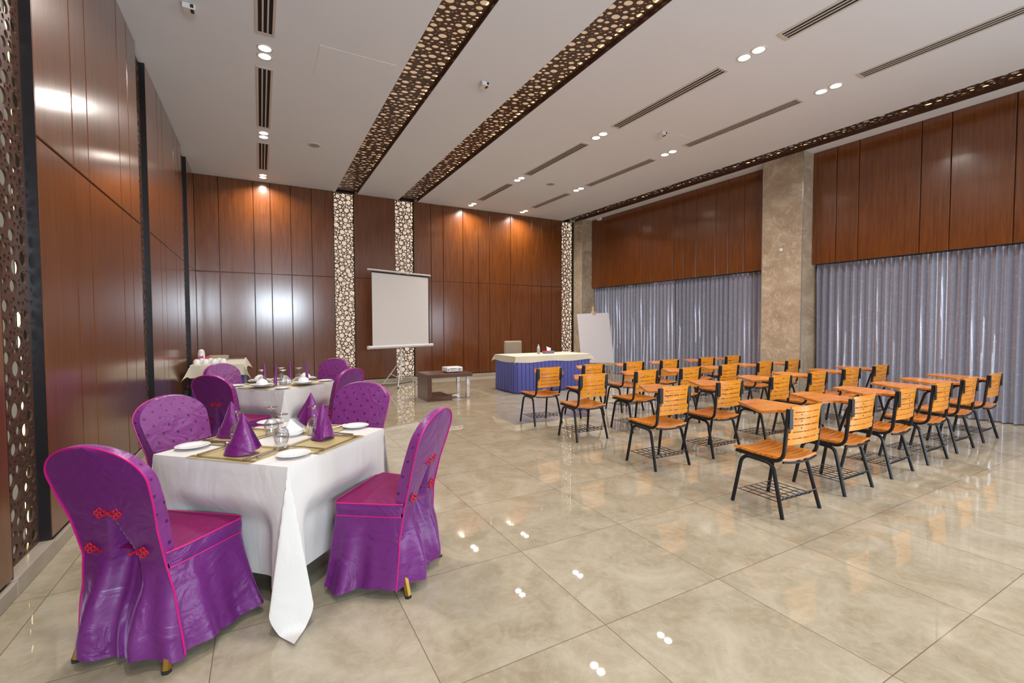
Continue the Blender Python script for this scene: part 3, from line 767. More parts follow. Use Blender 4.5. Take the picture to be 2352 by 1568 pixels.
# ------------------------------------------------------------------ dining tables
TH = .745
def cloth_mesh(a, d, H, seed, spread=.05):
    """square cloth of half size a on a table at height H with overhang d"""
    rr = random.Random(seed); q = MB(); n = 61
    ph = [rr.uniform(0, 6) for _ in range(8)]
    def side(s, dep):                                       # out-of-plane wave for the hanging sides
        k = sstep(.36, .22, abs(s)) * sstep(.16, .34, dep)          # pushed in where a chair stands against it
        return dep * (.05 + .020 * sin(s * 13 + ph[0]) + .014 * sin(s * 23 + ph[1])) * (1 - k) - .085 * k
    def fn(u, v):
        X = (u * 2 - 1) * (a + d); Y = (v * 2 - 1) * (a + d)
        ox, oy = max(0, abs(X) - a), max(0, abs(Y) - a); sx, sy = (1 if X > 0 else -1), (1 if Y > 0 else -1)
        if ox == 0 and oy == 0: return (X, Y, H + .004)
        if oy == 0 or ox == 0:
            dep = ox + oy; o = side((Y if oy == 0 else X) * 1.0, dep) + .004 * min(1, dep / .02)
            z = H + .004 - dep + .0
            return (sx * (a + o), Y, z) if oy == 0 else (X, sy * (a + o), z)
        r = sqrt(ox * ox + oy * oy); th = atan2(oy, ox); s2 = sin(2 * th)
        o1 = side(sy * a + sx * 2 + sy, ox) if False else 0
        base = .05 * r + .02 * r * (sin(sy * a * 13 + ph[0]) * cos(th) ** 2 + sin(sx * a * 13 + ph[0]) * sin(th) ** 2)
        dg = spread * r * s2 ** .9; pt = .165 * r * sin(4 * th) * (1 if sx * sy > 0 else 1)
        dx = cos(th) * base + (dg + 0) * .7071 + pt * .7071 * (-1)
        dy = sin(th) * base + (dg + 0) * .7071 + pt * .7071
        z = H + .004 - r
        if z < .006:                                        # the corner tip lies on the floor
            ex = .006 - z; dx += ex * .75; dy += ex * .75; z = .006 + .012 * abs(sin(th * 6)) * min(1, ex * 8)
        return (sx * (a + dx), sy * (a + dy), z)
    # non uniform grid so the folds and edges get points
    ts = sorted(set([-(a + d)] + [-(a + d) + d * k / 22 for k in range(23)] + [-a + 2 * a * k / 24 for k in range(25)] + [a + d * k / 22 for k in range(23)]))
    tt = [ (t / (a + d) + 1) / 2 for t in ts]; m = len(tt)
    q.grid(m, m, lambda u, v: fn(tt[int(round(u * (m - 1)))], tt[int(round(v * (m - 1)))]), lambda u, v: (tt[int(round(u * (m - 1)))] * 2, tt[int(round(v * (m - 1)))] * 2))
    return q
def dining_table(C, rot, name_label, cloth_label, seed, a=.43):
    t = empty('dining_table', (C[0], C[1], 0), rot)
    q = MB(); q.bbox(-a + .006, a - .006, -a + .006, a - .006, TH - .03, TH, .004); q.obj('tabletop', M['pale_wood'], t)
    for sx in (-1, 1):
        for sy in (-1, 1):
            q = MB(); q.tube([(sx * (a - .07), sy * (a - .07), 0), (sx * (a - .07), sy * (a - .07), TH - .028)], .02, 8); q.obj('leg', M['black_metal'], t)
    tag(t, name_label, 'table')
    o = cloth_mesh(a, .585, TH, seed).obj('tablecloth', M['linen'], angle=75); o.location = (C[0], C[1], 0); o.rotation_euler = (0, 0, rot)
    tag(o, cloth_label, 'tablecloth', 'white cloths on the dining tables')
    return t
T1 = (.090, 2.945); R1 = radians(45.8); T2 = (.20, 5.80); R2 = radians(45)
dining_table(T1, R1, 'square dining table under the near white tablecloth with cone napkins', 'white tablecloth with a corner on the floor, on the near dining table', 2, .416)
dining_table(T2, R2, 'square dining table under the far white tablecloth with stacked bowls', 'white tablecloth on the far dining table with bowls and plates', 5, .408)
ZT = TH + .0045

# table-ware prototypes (meshes)
plate_m = MB().lathe([(0, .004), (.045, .004), (.056, .008), (.080, .0155), (.082, .0165), (.080, .0175), (.055, .0105), (.045, .007), (0, .0065)], 40).mesh('plate', M['china'], 50)
dinner_m = MB().lathe([(0, .005), (.065, .005), (.08, .010), (.122, .0215), (.125, .0225), (.122, .024), (.078, .013), (.065, .009), (0, .008)], 44).mesh('plate', M['china'], 50)
bowl_m = MB().lathe([(.060, .0), (.062, .002), (.060, .018), (.050, .038), (.030, .052), (.026, .053), (.026, .060), (.023, .060), (.023, .054), (0, .053)], 36).mesh('bowl', M['china'], 50)
gob = [(.030, 0), (.0385, .028), (.0405, .050), (.036, .075), (.022, .093), (.007, .102), (.0045, .118), (.0065, .128), (.0045, .140), (.007, .151), (.020, .158), (.036, .1635), (.036, .1655), (.0, .1655)]
inner = [(.0, .094), (.020, .090), (.0340, .073), (.0385, .050), (.0365, .028), (.0285, 0)]
goblet_m = MB().lathe(inner + gob, 32).mesh('goblet', M['glass'], 60)
def cone_napkin(kind):
    q = MB(); ns = 64
    def fn(u, v):
        a = u * 2 * pi * 1.14 + .6; h = v
        rx = .078 * (1 - h) ** .92 + .003; ry = .058 * (1 - h) ** .92 + .003
        k = .006 * (u * 1.14) * (1 - h) + .004 * sin(a * 3 + h * 5) * (1 - h)
        zz = .205 * h + (.012 * sin(a * 2 + 1) * (1 - h) ** 3 if h < .4 else 0) + .010 * (1 - h) ** 4
        lean = .012 * h * h + .006 * sin(h * 4)
        return ((rx + k) * cos(a) + lean, (ry + k) * sin(a), max(zz, .0005))
    q.grid(ns + 1, 18, fn, lambda u, v: (u * .4, v * .2))
    def cuff(u, v):
        a = u * pi * 1.25 + 2.6 + kind * .5; h = v * .055 * sin(pi * min(1, .12 + u * .95))
        r = 1.10 + .10 * (1 - v) * sin(a * 2)
        return (.079 * r * cos(a) * (1 - h * 2.5), .060 * r * sin(a) * (1 - h * 2.5), .0008 + h)
    q.grid(30, 7, cuff, lambda u, v: (u * .3, v * .1))
    def wing(u, v):                                         # pointed free corner of the fold
        p = Vector((.02, .035, .004)); w = Vector((.118, .004, .040 if kind == 0 else .012)); tp = Vector((.012, .008, .19))
        return tuple(p.lerp(w, u).lerp(tp, v * (1 - .15 * u)) + Vector((0, .008 * sin(pi * u), .001)))
    q.grid(10, 10, wing, lambda u, v: (u * .1, v * .2))
    return q
nap_m = [cone_napkin(0).mesh('napkin', M['napkin'], 60), cone_napkin(1).mesh('napkin', M['napkin'], 60)]
def roll_napkin():
    q = MB()
    def fn(u, v):
        a = u * 4 * pi; r = (.012 + .0035 * u) * (1 - .35 * v) + .006 * (1 - v) ** 2
        return (r * cos(a) + .006 * v * v, r * sin(a), .215 * v + .006 * u * v)
    return q.grid(40, 14, fn)
roll_m = roll_napkin().mesh('napkin', M['napkin'], 60)
def knife_m():
    q = MB(); q.bbox(-.006, .006, -.105, -.005, .001, .007, .002)
    q.prism([(-.006, -.005), (.006, -.005), (.009, .05), (.007, .09), (-.003, .108), (-.006, .09)], .002, .0045); return q
def spoon_m():
    q = MB(); q.tube([(0, -.10, .004), (0, -.05, .005), (0, .03, .007), (0, .05, .005)], [.0055, .0045, .003, .004], 8)
    q.lathe([(0, -.004), (.014, -.002), (.020, .003), (.0185, .004), (.012, .0), (0, -.0015)], 20, Matrix.Translation((0, .078, .0055)), 1, 1.55); return q
def fork_m():
    q = MB(); q.tube([(0, -.10, .004), (0, -.05, .005), (0, .03, .007), (0, .05, .006)], [.0055, .0045, .003, .004], 8)
    q.prism([(-.004, .045), (.004, .045), (.011, .062), (.011, .07), (-.011, .07), (-.011, .062)], .0045, .0065)
    for x in (-.0095, -.0032, .0032, .0095): q.box(x - .0017, x + .0017, .069, .105, .0045, .0065)
    return q
CUT = {'knife': knife_m().mesh('knife', M['steel'], 40), 'spoon': spoon_m().mesh('spoon', M['steel'], 40), 'fork': fork_m().mesh('fork', M['steel'], 40)}
def placemat(o):
    q = MB(); q.box(-.20, .20, -.145, .145, 0, .0012); q.obj('weave', M['gold_mat'], o, 0)
    q = MB()
    for y in (-.130, .100): q.box(-.2005, .2005, y, y + .028, .0003, .0016)
    q.obj('band', M['gold_band'], o, 0)
SIDES = {'near-left': 225, 'near-right': 315, 'far-right': 45, 'far-left': 135}
SN = {'near-left': 'near-left side', 'near-right': 'near-right side', 'far-right': 'far-right side', 'far-left': 'far-left side'}
NAPS = {'near-left': (-.095, 2.715, -.75), 'near-right': (.309, 2.853, 4.4), 'far-right': (.290, 3.30, 2.4), 'far-left': (-.165, 3.165, 5.2)}
GOBS = {'near-left': (.088, 2.80), 'near-right': (.272, 2.985), 'far-right': (.045, 3.075), 'far-left': (-.125, 3.02)}
PLS = {'near-left': (-.335, 2.985), 'near-right': (.133, 2.545), 'far-right': (.525, 3.06), 'far-left': (.045, 3.47)}
for i, (k, deg) in enumerate(SIDES.items()):
    a = radians(deg + .8); n = Vector((cos(a), sin(a))); r = Vector((-n.y, n.x)); c = Vector(T1)      # n outward, r to the sitter's right
    p = c + n * .275; o = empty('placemat', (p.x, p.y, ZT + .0003 * (1 + i * 5)), a + pi / 2); placemat(o)
    tag(o, 'woven gold placemat with olive bands, %s of the near table' % SN[k], 'placemat', 'gold placemats on the near table')
    zt = ZT + .0085
    for nm, off, d in (('knife', .148, .30), ('spoon', .180, .255), ('fork', -.140, .30)):
        p = c + n * d + r * off; o = link(nm, CUT[nm]); o.location = (p.x, p.y, zt - .001); o.rotation_euler = (0, 0, a + pi / 2)
        tag(o, 'steel table %s beside the napkin, %s of the near table' % (nm, SN[k]), nm, 'cutlery on the near table')
    x, y, rz = NAPS[k]; o = link('napkin', nap_m[(0, 1, 0, 1)[i]]); o.location = (x, y, ZT + .008); o.rotation_euler = (0, 0, rz)
    tag(o, 'purple satin napkin folded into a cone, %s of the near table' % SN[k], 'napkin', 'cone napkins on the near table')
    x, y = GOBS[k]; o = link('goblet', goblet_m); o.location = (x, y, ZT + .0085)
    tag(o, 'clear stemmed goblet standing upside down, %s of the near table' % SN[k], 'glass', 'upturned goblets on the near table')
    x, y = PLS[k]; o = link('side_plate', plate_m); o.location = (x, y, ZT + .0002 if k != 'x' else ZT)
    tag(o, 'white side plate left of the %s place, near table corner' % k, 'plate', 'side plates on the near table')
def napkin_holder(x, y, where, z, rz):
    o = empty('napkin_holder', (x, y, z), rz)
    q = MB(); q.lathe([(.0, .001), (.040, .001), (.055, .012), (.060, .030), (.057, .031), (.050, .014), (.036, .006), (0, .005)], 28); q.obj('dish', M['china'], o)
    q = MB(); rr = random.Random(3)
    for k in range(7):
        a = -.9 + k * .3; w = .058; h = .085 + rr.uniform(-.01, .012)
        P = [Vector((-w, 0, .012)), Vector((w, 0, .012)), Vector((0, .006, h))]
        Mx = Matrix.Translation((0, -.024 + k * .008, 0)) @ Matrix.Rotation(a * .25, 4, 'Z') @ Matrix.Rotation(a * .35, 4, 'X')
        q.grid(6, 6, lambda u, v: tuple(P[0].lerp(P[1], u).lerp(P[2], v * .97) + Vector((0, .006 * sin(pi * u) * (1 - v), 0))), None, Mx)
    q.grid(6, 6, lambda u, v: (.02 + .075 * u * (1 - v * .6), -.02 + .05 * v, .075 - .062 * u + .01 * sin(3 * v)), None)
    q.obj('paper_napkins', M['paper'], o, 60); o.scale = (1.2, 1.2, 1.15)
    return tag(o, 'white dish of folded paper napkins in the middle of the %s table' % where, 'napkin holder', 'paper napkin holders')
napkin_holder(.150, 3.035, 'near', ZT + .002, .7)
# far table
ST2 = {'near-left': (.00, 5.555), 'near-right': (.405, 5.56), 'far-right': (.46, 6.02), 'far-left': (-.02, 6.03)}
PL2 = {'near-left': (-.24, 5.80), 'near-right': (.19, 5.33), 'far-right': (.66, 5.80), 'far-left': (.17, 6.25)}
GB2 = {'near-left': (.005, 5.74), 'near-right': (.205, 5.60), 'far-right': (.375, 5.80), 'far-left': (.20, 5.92)}
RL2 = {'near-left': (.125, 5.62), 'near-right': (.47, 5.93), 'far-right': (.295, 6.0), 'far-left': (.03, 5.88)}
for i, (k, deg) in enumerate(SIDES.items()):
    a = radians(deg); n = Vector((cos(a), sin(a))); p = Vector(T2) + n * .272
    o = empty('placemat', (p.x, p.y, ZT + .0003 * (1 + i * 5)), a + pi / 2); placemat(o)
    tag(o, 'woven gold placemat under stacked plates, %s of the far table' % SN[k], 'placemat', 'gold placemats on the far table')
    x, y = ST2[k]; z = ZT + .008
    for q_, (nm, me, dz, s, lab) in enumerate((('dinner_plate', dinner_m, 0, 1, 'lower white dinner plate of the stack'), ('dinner_plate', dinner_m, .0125, .86, 'upper white plate of the stack'), ('bowl', bowl_m, .026, .98, 'white bowl upturned on the plate stack'))):
        o = link(nm, me); o.location = (x, y, z + dz); o.scale = (s, s, s)
        tag(o, '%s, %s of the far table' % (lab, SN[k]), 'bowl' if nm == 'bowl' else 'plate', 'stacked crockery on the far table')
    x, y = PL2[k]; o = link('side_plate', plate_m); o.location = (x, y, ZT + .0005); tag(o, 'white side plate near the table corner, left of %s place, far table' % k, 'plate', 'side plates on the far table')
    x, y = GB2[k]; o = link('goblet', goblet_m); o.location = (x, y, ZT + .0085); tag(o, 'clear upturned goblet at the %s of the far table' % SN[k], 'glass', 'upturned goblets on the far table')
    x, y = RL2[k]; o = link('napkin', roll_m); o.location = (x, y, ZT + .0085); o.rotation_euler = (radians(-3 + i * 2), radians(3 - i), i)
    tag(o, 'purple napkin rolled upright like a candle, %s of the far table' % SN[k], 'napkin', 'rolled napkins on the far table')
napkin_holder(.225, 5.75, 'far', ZT + .002, .9)

# ------------------------------------------------------------------ skirted tables
def pleated(bm, x0, x1, y0, y1, z0, z1, pitch=.095, dep=.018, rc=.06, flare=.0):
    """box pleated skirt round a rectangle with rounded corners"""
    path = []
    cs = [((x1 - rc, y0 + rc), -pi / 2), ((x1 - rc, y1 - rc), 0), ((x0 + rc, y1 - rc), pi / 2), ((x0 + rc, y0 + rc), pi)]
    for (cx, cy), a0 in cs:
        for k in range(9):
            a = a0 + k / 8 * pi / 2; path.append((cx + rc * cos(a), cy + rc * sin(a), cos(a), sin(a)))
    path.append(path[0]); L = [0]
    for p, q in zip(path, path[1:]): L.append(L[-1] + sqrt((p[0] - q[0]) ** 2 + (p[1] - q[1]) ** 2))
    n = int(L[-1] / pitch); prof = [(.0, 0), (.80, 0), (.84, 1), (.90, 1), (.96, .3)]
    pts = []
    for k in range(n):
        for (f, d) in prof:
            s = (k + f) / n * L[-1]
            for i in range(len(L) - 1):
                if L[i + 1] >= s - 1e-9: break
            t = (s - L[i]) / max(1e-9, L[i + 1] - L[i]); p, q = path[i], path[i + 1]
            pts.append((lerp(p[0], q[0], t), lerp(p[1], q[1], t), lerp(p[2], q[2], t), lerp(p[3], q[3], t), d))
    m = len(pts)
    def fn(u, v):
        p = pts[int(round(u * m)) % m]; z = lerp(z0, z1, v); o = -dep * p[4] + flare * (1 - v) + .004 * sin(v * 5 + u * 90) * (1 - v)
        return (p[0] + p[2] * o, p[1] + p[3] * o, z)
    bm.grid(m, 6, fn, None, closeu=True)
def drape(x0, x1, y0, y1, H, d, seed, dc=.0, out=.03):
    """rectangular cloth with short overhang d and pointed corners"""
    rr = random.Random(seed); ph = rr.uniform(0, 6)
    def lin(t0, t1, n): return [t0 - d + d * k / 6 for k in range(6)] + [t0 + (t1 - t0) * k / n for k in range(n + 1)] + [t1 + d * (k + 1) / 6 for k in range(6)]
    X = lin(x0, x1, 30); Y = lin(y0, y1, 20)
    def fn(u, v):
        x = X[int(round(u * (len(X) - 1)))]; y = Y[int(round(v * (len(Y) - 1)))]
        ox = max(0, x0 - x, x - x1); oy = max(0, y0 - y, y - y1); sx = 1 if x > x1 else -1; sy = 1 if y > y1 else -1
        cx, cy = min(max(x, x0), x1), min(max(y, y0), y1)
        r = sqrt(ox * ox + oy * oy)
        if r == 0: return (x, y, H)
        w = (.18 + .16 * sin(x * 9 + y * 7 + ph)) * out / .03 * .35
        if ox and oy:
            th = atan2(oy, ox); s2 = sin(2 * th)
            return (cx + sx * r * (w * cos(th) + .34 * s2), cy + sy * r * (w * sin(th) + .34 * s2), H - r * (.93 + .02 * s2))
        return (cx + (sx * ox * w if ox else 0), cy + (sy * oy * w if oy else 0), H - r * (1 + .10 * sin(x * 6 + y * 5 + ph)))
    q = MB(); q.grid(len(X), len(Y), fn, lambda u, v: (u * 2, v)); return q
# head desk
DX0, DX1, DY0, DY1 = 4.55, 6.48, 8.14, 9.08
t = empty('head_table', ((DX0 + DX1) / 2, (DY0 + DY1) / 2, 0)); cx, cy = t.location.x, t.location.y
q = MB(); q.bbox(DX0 - cx, DX1 - cx, DY0 - cy, DY1 - cy, .73, .755, .004); q.obj('tabletop', M['pale_wood'], t)
q = MB(); pleated(q, DX0 - cx - .004, DX1 - cx + .004, DY0 - cy - .004, DY1 - cy + .004, .015, .752, flare=.012); q.obj('skirt', M['blue_skirt'], t, 30)
for sx in (-1, 1):
    for sy in (-1, 1): q = MB(); q.tube([(sx * .88, sy * .38, 0), (sx * .88, sy * .38, .73)], .02, 8); q.obj('leg', M['black_metal'], t)
tag(t, 'long head table with blue box-pleated skirting before the back wall', 'table')
tag(drape(DX0 - .008, DX1 + .008, DY0 - .008, DY1 + .008, .762, .125, 3).obj('tablecloth', M['cream_linen'], angle=70), 'short cream cloth with drooping corners on the blue-skirted head table', 'tablecloth')
# desk chair
t = empty('office_chair', (5.30, 9.56, 0))
q = MB(); q.bbox(-.24, .24, .02, .09, .46, 1.03, .025); q.obj('backrest', M['beige_leather'], t)
q = MB(); q.bbox(-.24, .24, -.40, .05, .40, .48, .02); q.obj('seat', M['beige_leather'], t)
for sx in (-1, 1):
    for y in (-.36, .04): q = MB(); q.box(sx * .21 - .02, sx * .21 + .02, y - .02, y + .02, 0, .41); q.obj('leg', M['black_metal'], t)
tag(t, 'beige leather chair with a square back behind the head table', 'chair')
# bottle, tissues, sachet
t = empty('water_bottle', (5.40, 8.62, .765))
q = MB(); q.lathe([(0, .001), (.030, .001), (.033, .006), (.033, .13), (.028, .150), (.0125, .178), (.0125, .190), (0, .190)], 24); q.obj('body', M['bottle'], t)
q = MB(); q.lathe([(.0335, .055), (.0338, .056), (.0338, .115), (.0335, .116)], 24); q.obj('paper_label', M['grey_plastic'], t)
q = MB(); q.lathe([(.015, .186), (.015, .206), (.0, .206)], 20); q.obj('cap', M['white_plastic'], t)
tag(t, 'small clear water bottle with a white cap on the head table', 'bottle')
t = empty('tissue_box', (5.70, 8.68, .765), .12)
q = MB(); q.bbox(-.13, .13, -.06, .06, 0, .058, .003); q.obj('carton', M['blue_box'], t)
q = MB(); q.box(-.1305, -.02, -.0605, .0605, .030, .0585); q.obj('printed_band', M['red_pack'], t)
q = MB(); q.grid(10, 10, lambda u, v: (-.055 + .10 * u + .02 * v, -.02 + .03 * sin(3 * u + v) + .02 * v, .057 + .105 * v * (1 - .45 * u) ), None)
q.grid(10, 10, lambda u, v: (-.035 + .10 * u * (1 - .3 * v), .012 + .02 * sin(4 * u), .057 + .075 * v), None); q.obj('tissue', M['paper'], t, 60)
tag(t, 'patterned blue tissue box with a white tissue pulled up, head table', 'tissue box')
q = MB(); q.bbox(-.025, .025, -.02, .02, 0, .012, .004); o = q.obj('sachet', M['paper']); o.location = (5.99, 8.70, .7635); tag(o, 'tiny white sachet right of the tissue box on head table', 'sachet')

# serving table with cups
SX0, SX1, SY0, SY1 = -1.02, -.27, 9.06, 10.82
t = empty('serving_table', ((SX0 + SX1) / 2, (SY0 + SY1) / 2, 0)); cx, cy = t.location.x, t.location.y
q = MB(); q.bbox(SX0 - cx, SX1 - cx, SY0 - cy, SY1 - cy, .73, .755, .004); q.obj('tabletop', M['pale_wood'], t)
q = MB(); pleated(q, SX0 - cx - .004, SX1 - cx + .004, SY0 - cy - .004, SY1 - cy + .004, .015, .752, pitch=.16, dep=.012); q.obj('skirt', M['navy_skirt'], t, 30)
for sx in (-1, 1):
    for sy in (-1, 1): q = MB(); q.tube([(sx * .30, sy * .8, 0), (sx * .30, sy * .8, .73)], .02, 8); q.obj('leg', M['black_metal'], t)
tag(t, 'serving table with dark blue skirting in the far left corner', 'table')
tag(drape(SX0 - .008, SX1 + .008, SY0 - .008, SY1 + .008, .762, .19, 8).obj('tablecloth', M['cream_linen'], angle=70), 'cream cloth with a folded corner on the corner serving table', 'tablecloth')
cup_m = MB().lathe([(.041, 0), (.042, .003), (.040, .03), (.033, .052), (.022, .060), (.022, .065), (.019, .065), (.019, .061), (0, .060)], 28)
cup_m.tube([(.036 + .022 * sin(a), 0, .028 + .016 * cos(a)) for a in [pi * k / 10 for k in range(11)]], .004, 6)
cup_me = cup_m.mesh('cup', M['china'], 50)
k = 0
for row, (yy, xsn) in enumerate(((9.28, [-.955, -.83, -.705, -.58]), (9.47, [-.90, -.775, -.65]))):
    for j, x in enumerate(xsn):
        o = link('cup', cup_me); o.scale = (1.3, 1.3, 1.35); o.location = (x, yy + (.01 if j % 2 else 0), .763); o.rotation_euler = (0, 0, pi / 2 + .12 * j)
        tag(o, 'white china cup upside down, %s in the %s row on the serving table' % (['leftmost', 'second from left', 'third from left', 'rightmost'][j] if row == 0 else ['left', 'middle', 'right'][j], ['front', 'second'][row]), 'cup', 'upturned cups on the serving table')
t = empty('bread_basket', (-.70, 10.16, .763), .2); t.scale = (.8, .8, .8)
q = MB()
q.add([(-.16, -.11, 0), (.16, -.11, 0), (.16, .11, 0), (-.16, .11, 0), (-.19, -.13, .11), (.19, -.13, .11), (.19, .13, .11), (-.19, .13, .11), (-.178, -.118, .11), (.178, -.118, .11), (.178, .118, .11), (-.178, .118, .11), (-.15, -.10, .01), (.15, -.10, .01), (.15, .10, .01), (-.15, .10, .01)],
      [(0, 3, 2, 1)] + [(i, (i + 1) % 4, 4 + (i + 1) % 4, 4 + i) for i in range(4)] + [(4 + i, 4 + (i + 1) % 4, 8 + (i + 1) % 4, 8 + i) for i in range(4)] + [(8 + i, 8 + (i + 1) % 4, 12 + (i + 1) % 4, 12 + i) for i in range(4)] + [(12, 13, 14, 15)])
q.obj('weave', M['straw'], t, 0)
q = MB(); q.tube([(-.188, -.128, .112), (.188, -.128, .112), (.188, .128, .112), (-.188, .128, .112)], .007, 6, closed=True); q.obj('rim', M['straw'], t)
tag(t, 'pale woven basket behind the cups on the corner serving table', 'basket')
o = MB().lathe([(0, 0), (.05, 0), (.055, .01), (.055, .10), (.045, .135), (.02, .15), (0, .152)], 24).obj('sugar_jar', M['china']); o.location = (-.945, 9.90, .762 + .075); o.location.z = .763
o.scale = (1, 1, 1.5); tag(o, 'tall white jar by the wall at the back of serving table', 'jar')
rr = random.Random(5)
for j, (x, y, s) in enumerate(((-.94, 9.75, 'left'), (-.83, 9.72, 'right'))):
    t = empty('sachet_rack', (x, y, .763), .3 * j)
    q = MB(); q.bbox(-.045, .045, -.03, .03, 0, .05, .004); q.obj('holder', M['grey_plastic'], t)
    q = MB()
    for n_ in range(4): q.box(-.038 + n_ * .002, .038, -.024 + n_ * .013, -.018 + n_ * .013, .04, .095 + rr.uniform(0, .015))
    q.obj('packets', M['red_pack'], t); tag(t, 'grey holder of pink-red packets behind the cups, %s one' % s, 'sachet holder', 'sachet holders')
q = MB(); q.bbox(-.15, .15, -.11, .11, 0, .016, .005); o = q.obj('tray', M['brown_tray']); o.location = (-.44, 10.50, .7635); tag(o, 'flat brown tray right of the basket on serving table', 'tray')

# ------------------------------------------------------------------ projector table and projector
t = empty('projector_table', (3.115, 8.40, 0), -.02)
q = MB(); q.bbox(-.445, .445, -.335, .335, .43, .50, .003); q.obj('top', M['walnut'], t)
q = MB(); q.bbox(-.445, -.365, -.335, .335, 0, .43, .003); q.obj('side_panel', M['walnut'], t)
q = MB(); q.bbox(-.365, .03, -.335, .335, 0, .075, .003); q.obj('bottom_shelf', M['walnut'], t)
for y in (-.30, .22):
    q = MB(); q.bbox(.335, .405, y, y + .065, .018, .43, .004); q.bbox(.03, .405, y, y + .065, 0.0, .02, .004); q.obj('chrome_leg', M['chrome'], t)
tag(t, 'low walnut side table with chrome legs holding the white projector', 'table')
t = empty('projector', (3.25, 8.33, .50), .03)
q = MB(); q.bbox(-.165, .165, -.125, .14, .012, .105, .014); q.obj('body', M['white_plastic'], t)
q = MB(); q.box(-.145, -.128, -.1262, -.124, .045, .065); q.box(-.11, .03, -.1262, -.124, .075, .083); q.box(-.09, .0, -.1262, -.124, .05, .056); q.obj('port_panel', M['black_rubber'], t)
q = MB(); q.lathe([(.026, 0), (.026, .002), (0, .002)], 20, Matrix.Translation((.095, -.1245, .06)) @ Matrix.Rotation(pi / 2, 4, 'X')); q.obj('fan_grille', M['grey_plastic'], t)
for sx in (-1, 1): q = MB(); q.lathe([(.014, 0), (.014, .013)], 12, Matrix.Translation((sx * .13, -.09, 0))); q.lathe([(.014, 0), (.014, .013)], 12, Matrix.Translation((sx * .13, .10, 0))); q.obj('foot', M['black_rubber'], t)
tag(t, 'white projector standing on the low walnut side table', 'projector')

# ------------------------------------------------------------------ projection screen on tripod
SC = Vector((2.86, 10.60, 0)); sa = atan2(.70, 1.68); hwid = .91
t = empty('projection_screen', SC, sa); ZB0, ZT0 = .925, 2.62
q = MB(); q.tube([(-hwid, -.05, ZB0), (hwid, -.05, ZB0)], .038, 14); q.tube([(-hwid - .012, -.05, ZB0), (-hwid + .02, -.05, ZB0)], .042, 14); q.tube([(hwid - .02, -.05, ZB0), (hwid + .012, -.05, ZB0)], .042, 14); q.obj('roller_case', M['white_metal'], t)
fw = .80
q = MB(); q.box(-fw, fw, -.052, -.050, ZB0 + .03, ZT0 - .035); q.obj('screen_fabric', M['screen_white'], t, 0)
q = MB(); q.box(fw, fw + .03, -.052, -.050, ZB0 + .03, ZT0 - .035); q.box(-fw - .012, -fw, -.052, -.050, ZB0 + .03, ZT0 - .035); q.box(-fw - .012, fw + .03, -.0525, -.0497, ZT0 - .055, ZT0 - .02); q.obj('black_border', M['black_cloth'], t, 0)
q = MB(); q.tube([(-.90, -.05, ZT0 + .005), (.87, -.05, ZT0 + .005)], .020, 10); q.obj('top_bar', M['white_metal'], t)
q = MB(); q.tube([(0, 0, .13), (0, 0, 1.55)], .016, 10); q.tube([(0, 0, 1.5), (0, 0, ZT0 - .01)], .012, 10); q.tube([(0, 0, ZT0 - .01), (0, -.05, ZT0 + .005)], .010, 8); q.obj('pole', M['white_metal'], t)
q = MB(); q.lathe([(.024, .55), (.027, .56), (.027, .62), (.024, .63)], 14); q.lathe([(.022, .13), (.022, .20)], 14); q.bbox(-.03, .03, -.055, .02, ZB0 - .03, ZB0 + .05, .006); q.obj('collar', M['white_metal'], t)
Ri = Matrix.Rotation(-sa, 4, 'Z')
for fx, fy in ((2.47, 10.80), (2.66, 10.14), (3.30, 11.0)):
    v = Ri @ (Vector((fx, fy, 0)) - SC)
    q = MB(); q.tube([(v.x * .045, v.y * .045, .58), (v.x, v.y, .02)], .011, 8); q.tube([(v.x * .04, v.y * .04, .165), (v.x * .55, v.y * .55, .27)], .007, 6); o = q.obj('leg', M['white_metal'], t)
    q = MB(); q.lathe([(0, 0), (.016, 0), (.016, .03), (.011, .034)], 10, Matrix.Translation((v.x, v.y, 0))); q.obj('foot_cap', M['black_rubber'], o)
tag(t, 'white tripod projection screen standing before the second lit column', 'projection screen')
q = MB(); q.tube(bend([(2.25, 10.75, .008), (2.45, 10.92, .008), (2.7, 10.86, .008), (2.95, 10.98, .008), (3.3, 11.2, .008)], .1, 6), .008, 6); tag(q.obj('power_cable', M['cable']), 'black power cable lying on the floor behind the tripod screen', 'cable')

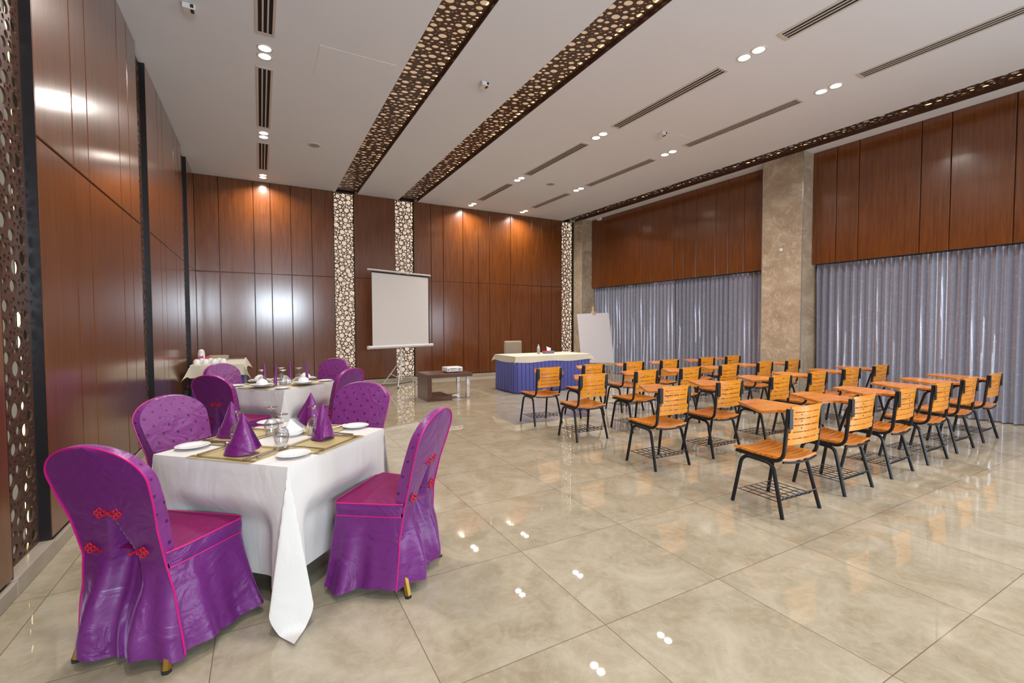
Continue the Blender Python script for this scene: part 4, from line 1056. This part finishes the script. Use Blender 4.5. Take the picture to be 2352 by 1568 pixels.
# ------------------------------------------------------------------ easel with whiteboard
EO = Vector((7.22, 8.78, 0)); t = empty('easel', EO, radians(-2))
lean = .16                                                    # the board leans back
def lp(x, z, off=0): return (x, (z - .5) * lean + off, z)
q = MB(); b0 = .48
q.add([lp(-.50, .50, -.012), lp(.48, .46, -.012), lp(.46, 1.71, -.012), lp(-.50, 1.67, -.012), lp(-.50, .50, .006), lp(.48, .46, .006), lp(.46, 1.71, .006), lp(-.50, 1.67, .006)],
      [(0, 1, 2, 3), (7, 6, 5, 4), (0, 4, 5, 1), (1, 5, 6, 2), (2, 6, 7, 3), (3, 7, 4, 0)]); q.obj('whiteboard', M['board_white'], t, 0)
q = MB(); q.bbox(-.05, .05, .215 - .05, .215 + .02, 1.66, 1.73, .006); q.bbox(-.022, .022, .20, .235, 1.62, 1.86, .004); q.obj('clamp', M['pale_wood'], t)
q = MB(); q.bbox(-.45, .45, -.07, -.005, .405, .455, .004); q.obj('ledge', M['pale_wood'], t)
for sx in (-1, 1):
    q = MB(); q.tube([(sx * .42, -.09, 0), (sx * .05, .235, 1.62)], .02, 4); q.obj('leg', M['pale_wood'], t, 20)
q = MB(); q.tube([(0, .75, 0), (0, .25, 1.60)], .02, 4); q.obj('leg', M['pale_wood'], t, 20)
tag(t, 'wooden easel with a blank whiteboard right of the head table', 'easel')

# ------------------------------------------------------------------ camera and world
f, yaw, pitch, roll = 1051.6, .5018, -.036, -.0032
cam = bpy.data.cameras.new('camera'); co = bpy.data.objects.new('camera', cam); COL.objects.link(co)
cam.sensor_width = 36; cam.lens = 36 * f / 2352; cam.clip_start = .05; cam.clip_end = 100
fw_ = Vector((sin(yaw) * cos(pitch), cos(yaw) * cos(pitch), sin(pitch))); rt = Vector((cos(yaw), -sin(yaw), 0)); up = rt.cross(fw_)
r2 = rt * cos(roll) + up * sin(roll); u2 = -rt * sin(roll) + up * cos(roll)
co.matrix_world = Matrix(((r2.x, u2.x, -fw_.x, 0), (r2.y, u2.y, -fw_.y, 0), (r2.z, u2.z, -fw_.z, 1.4088), (0, 0, 0, 1)))
S.camera = co
S.cycles.transparent_max_bounces = 32
w = bpy.data.worlds.new('world'); S.world = w; w.use_nodes = True
w.node_tree.nodes['Background'].inputs[0].default_value = (.6, .7, .9, 1); w.node_tree.nodes['Background'].inputs[1].default_value = .3
S.view_settings.view_transform = 'Standard'; S.view_settings.look = 'None'; S.view_settings.gamma = 1; S.view_settings.use_curve_mapping = False
S.view_settings.exposure = -.80
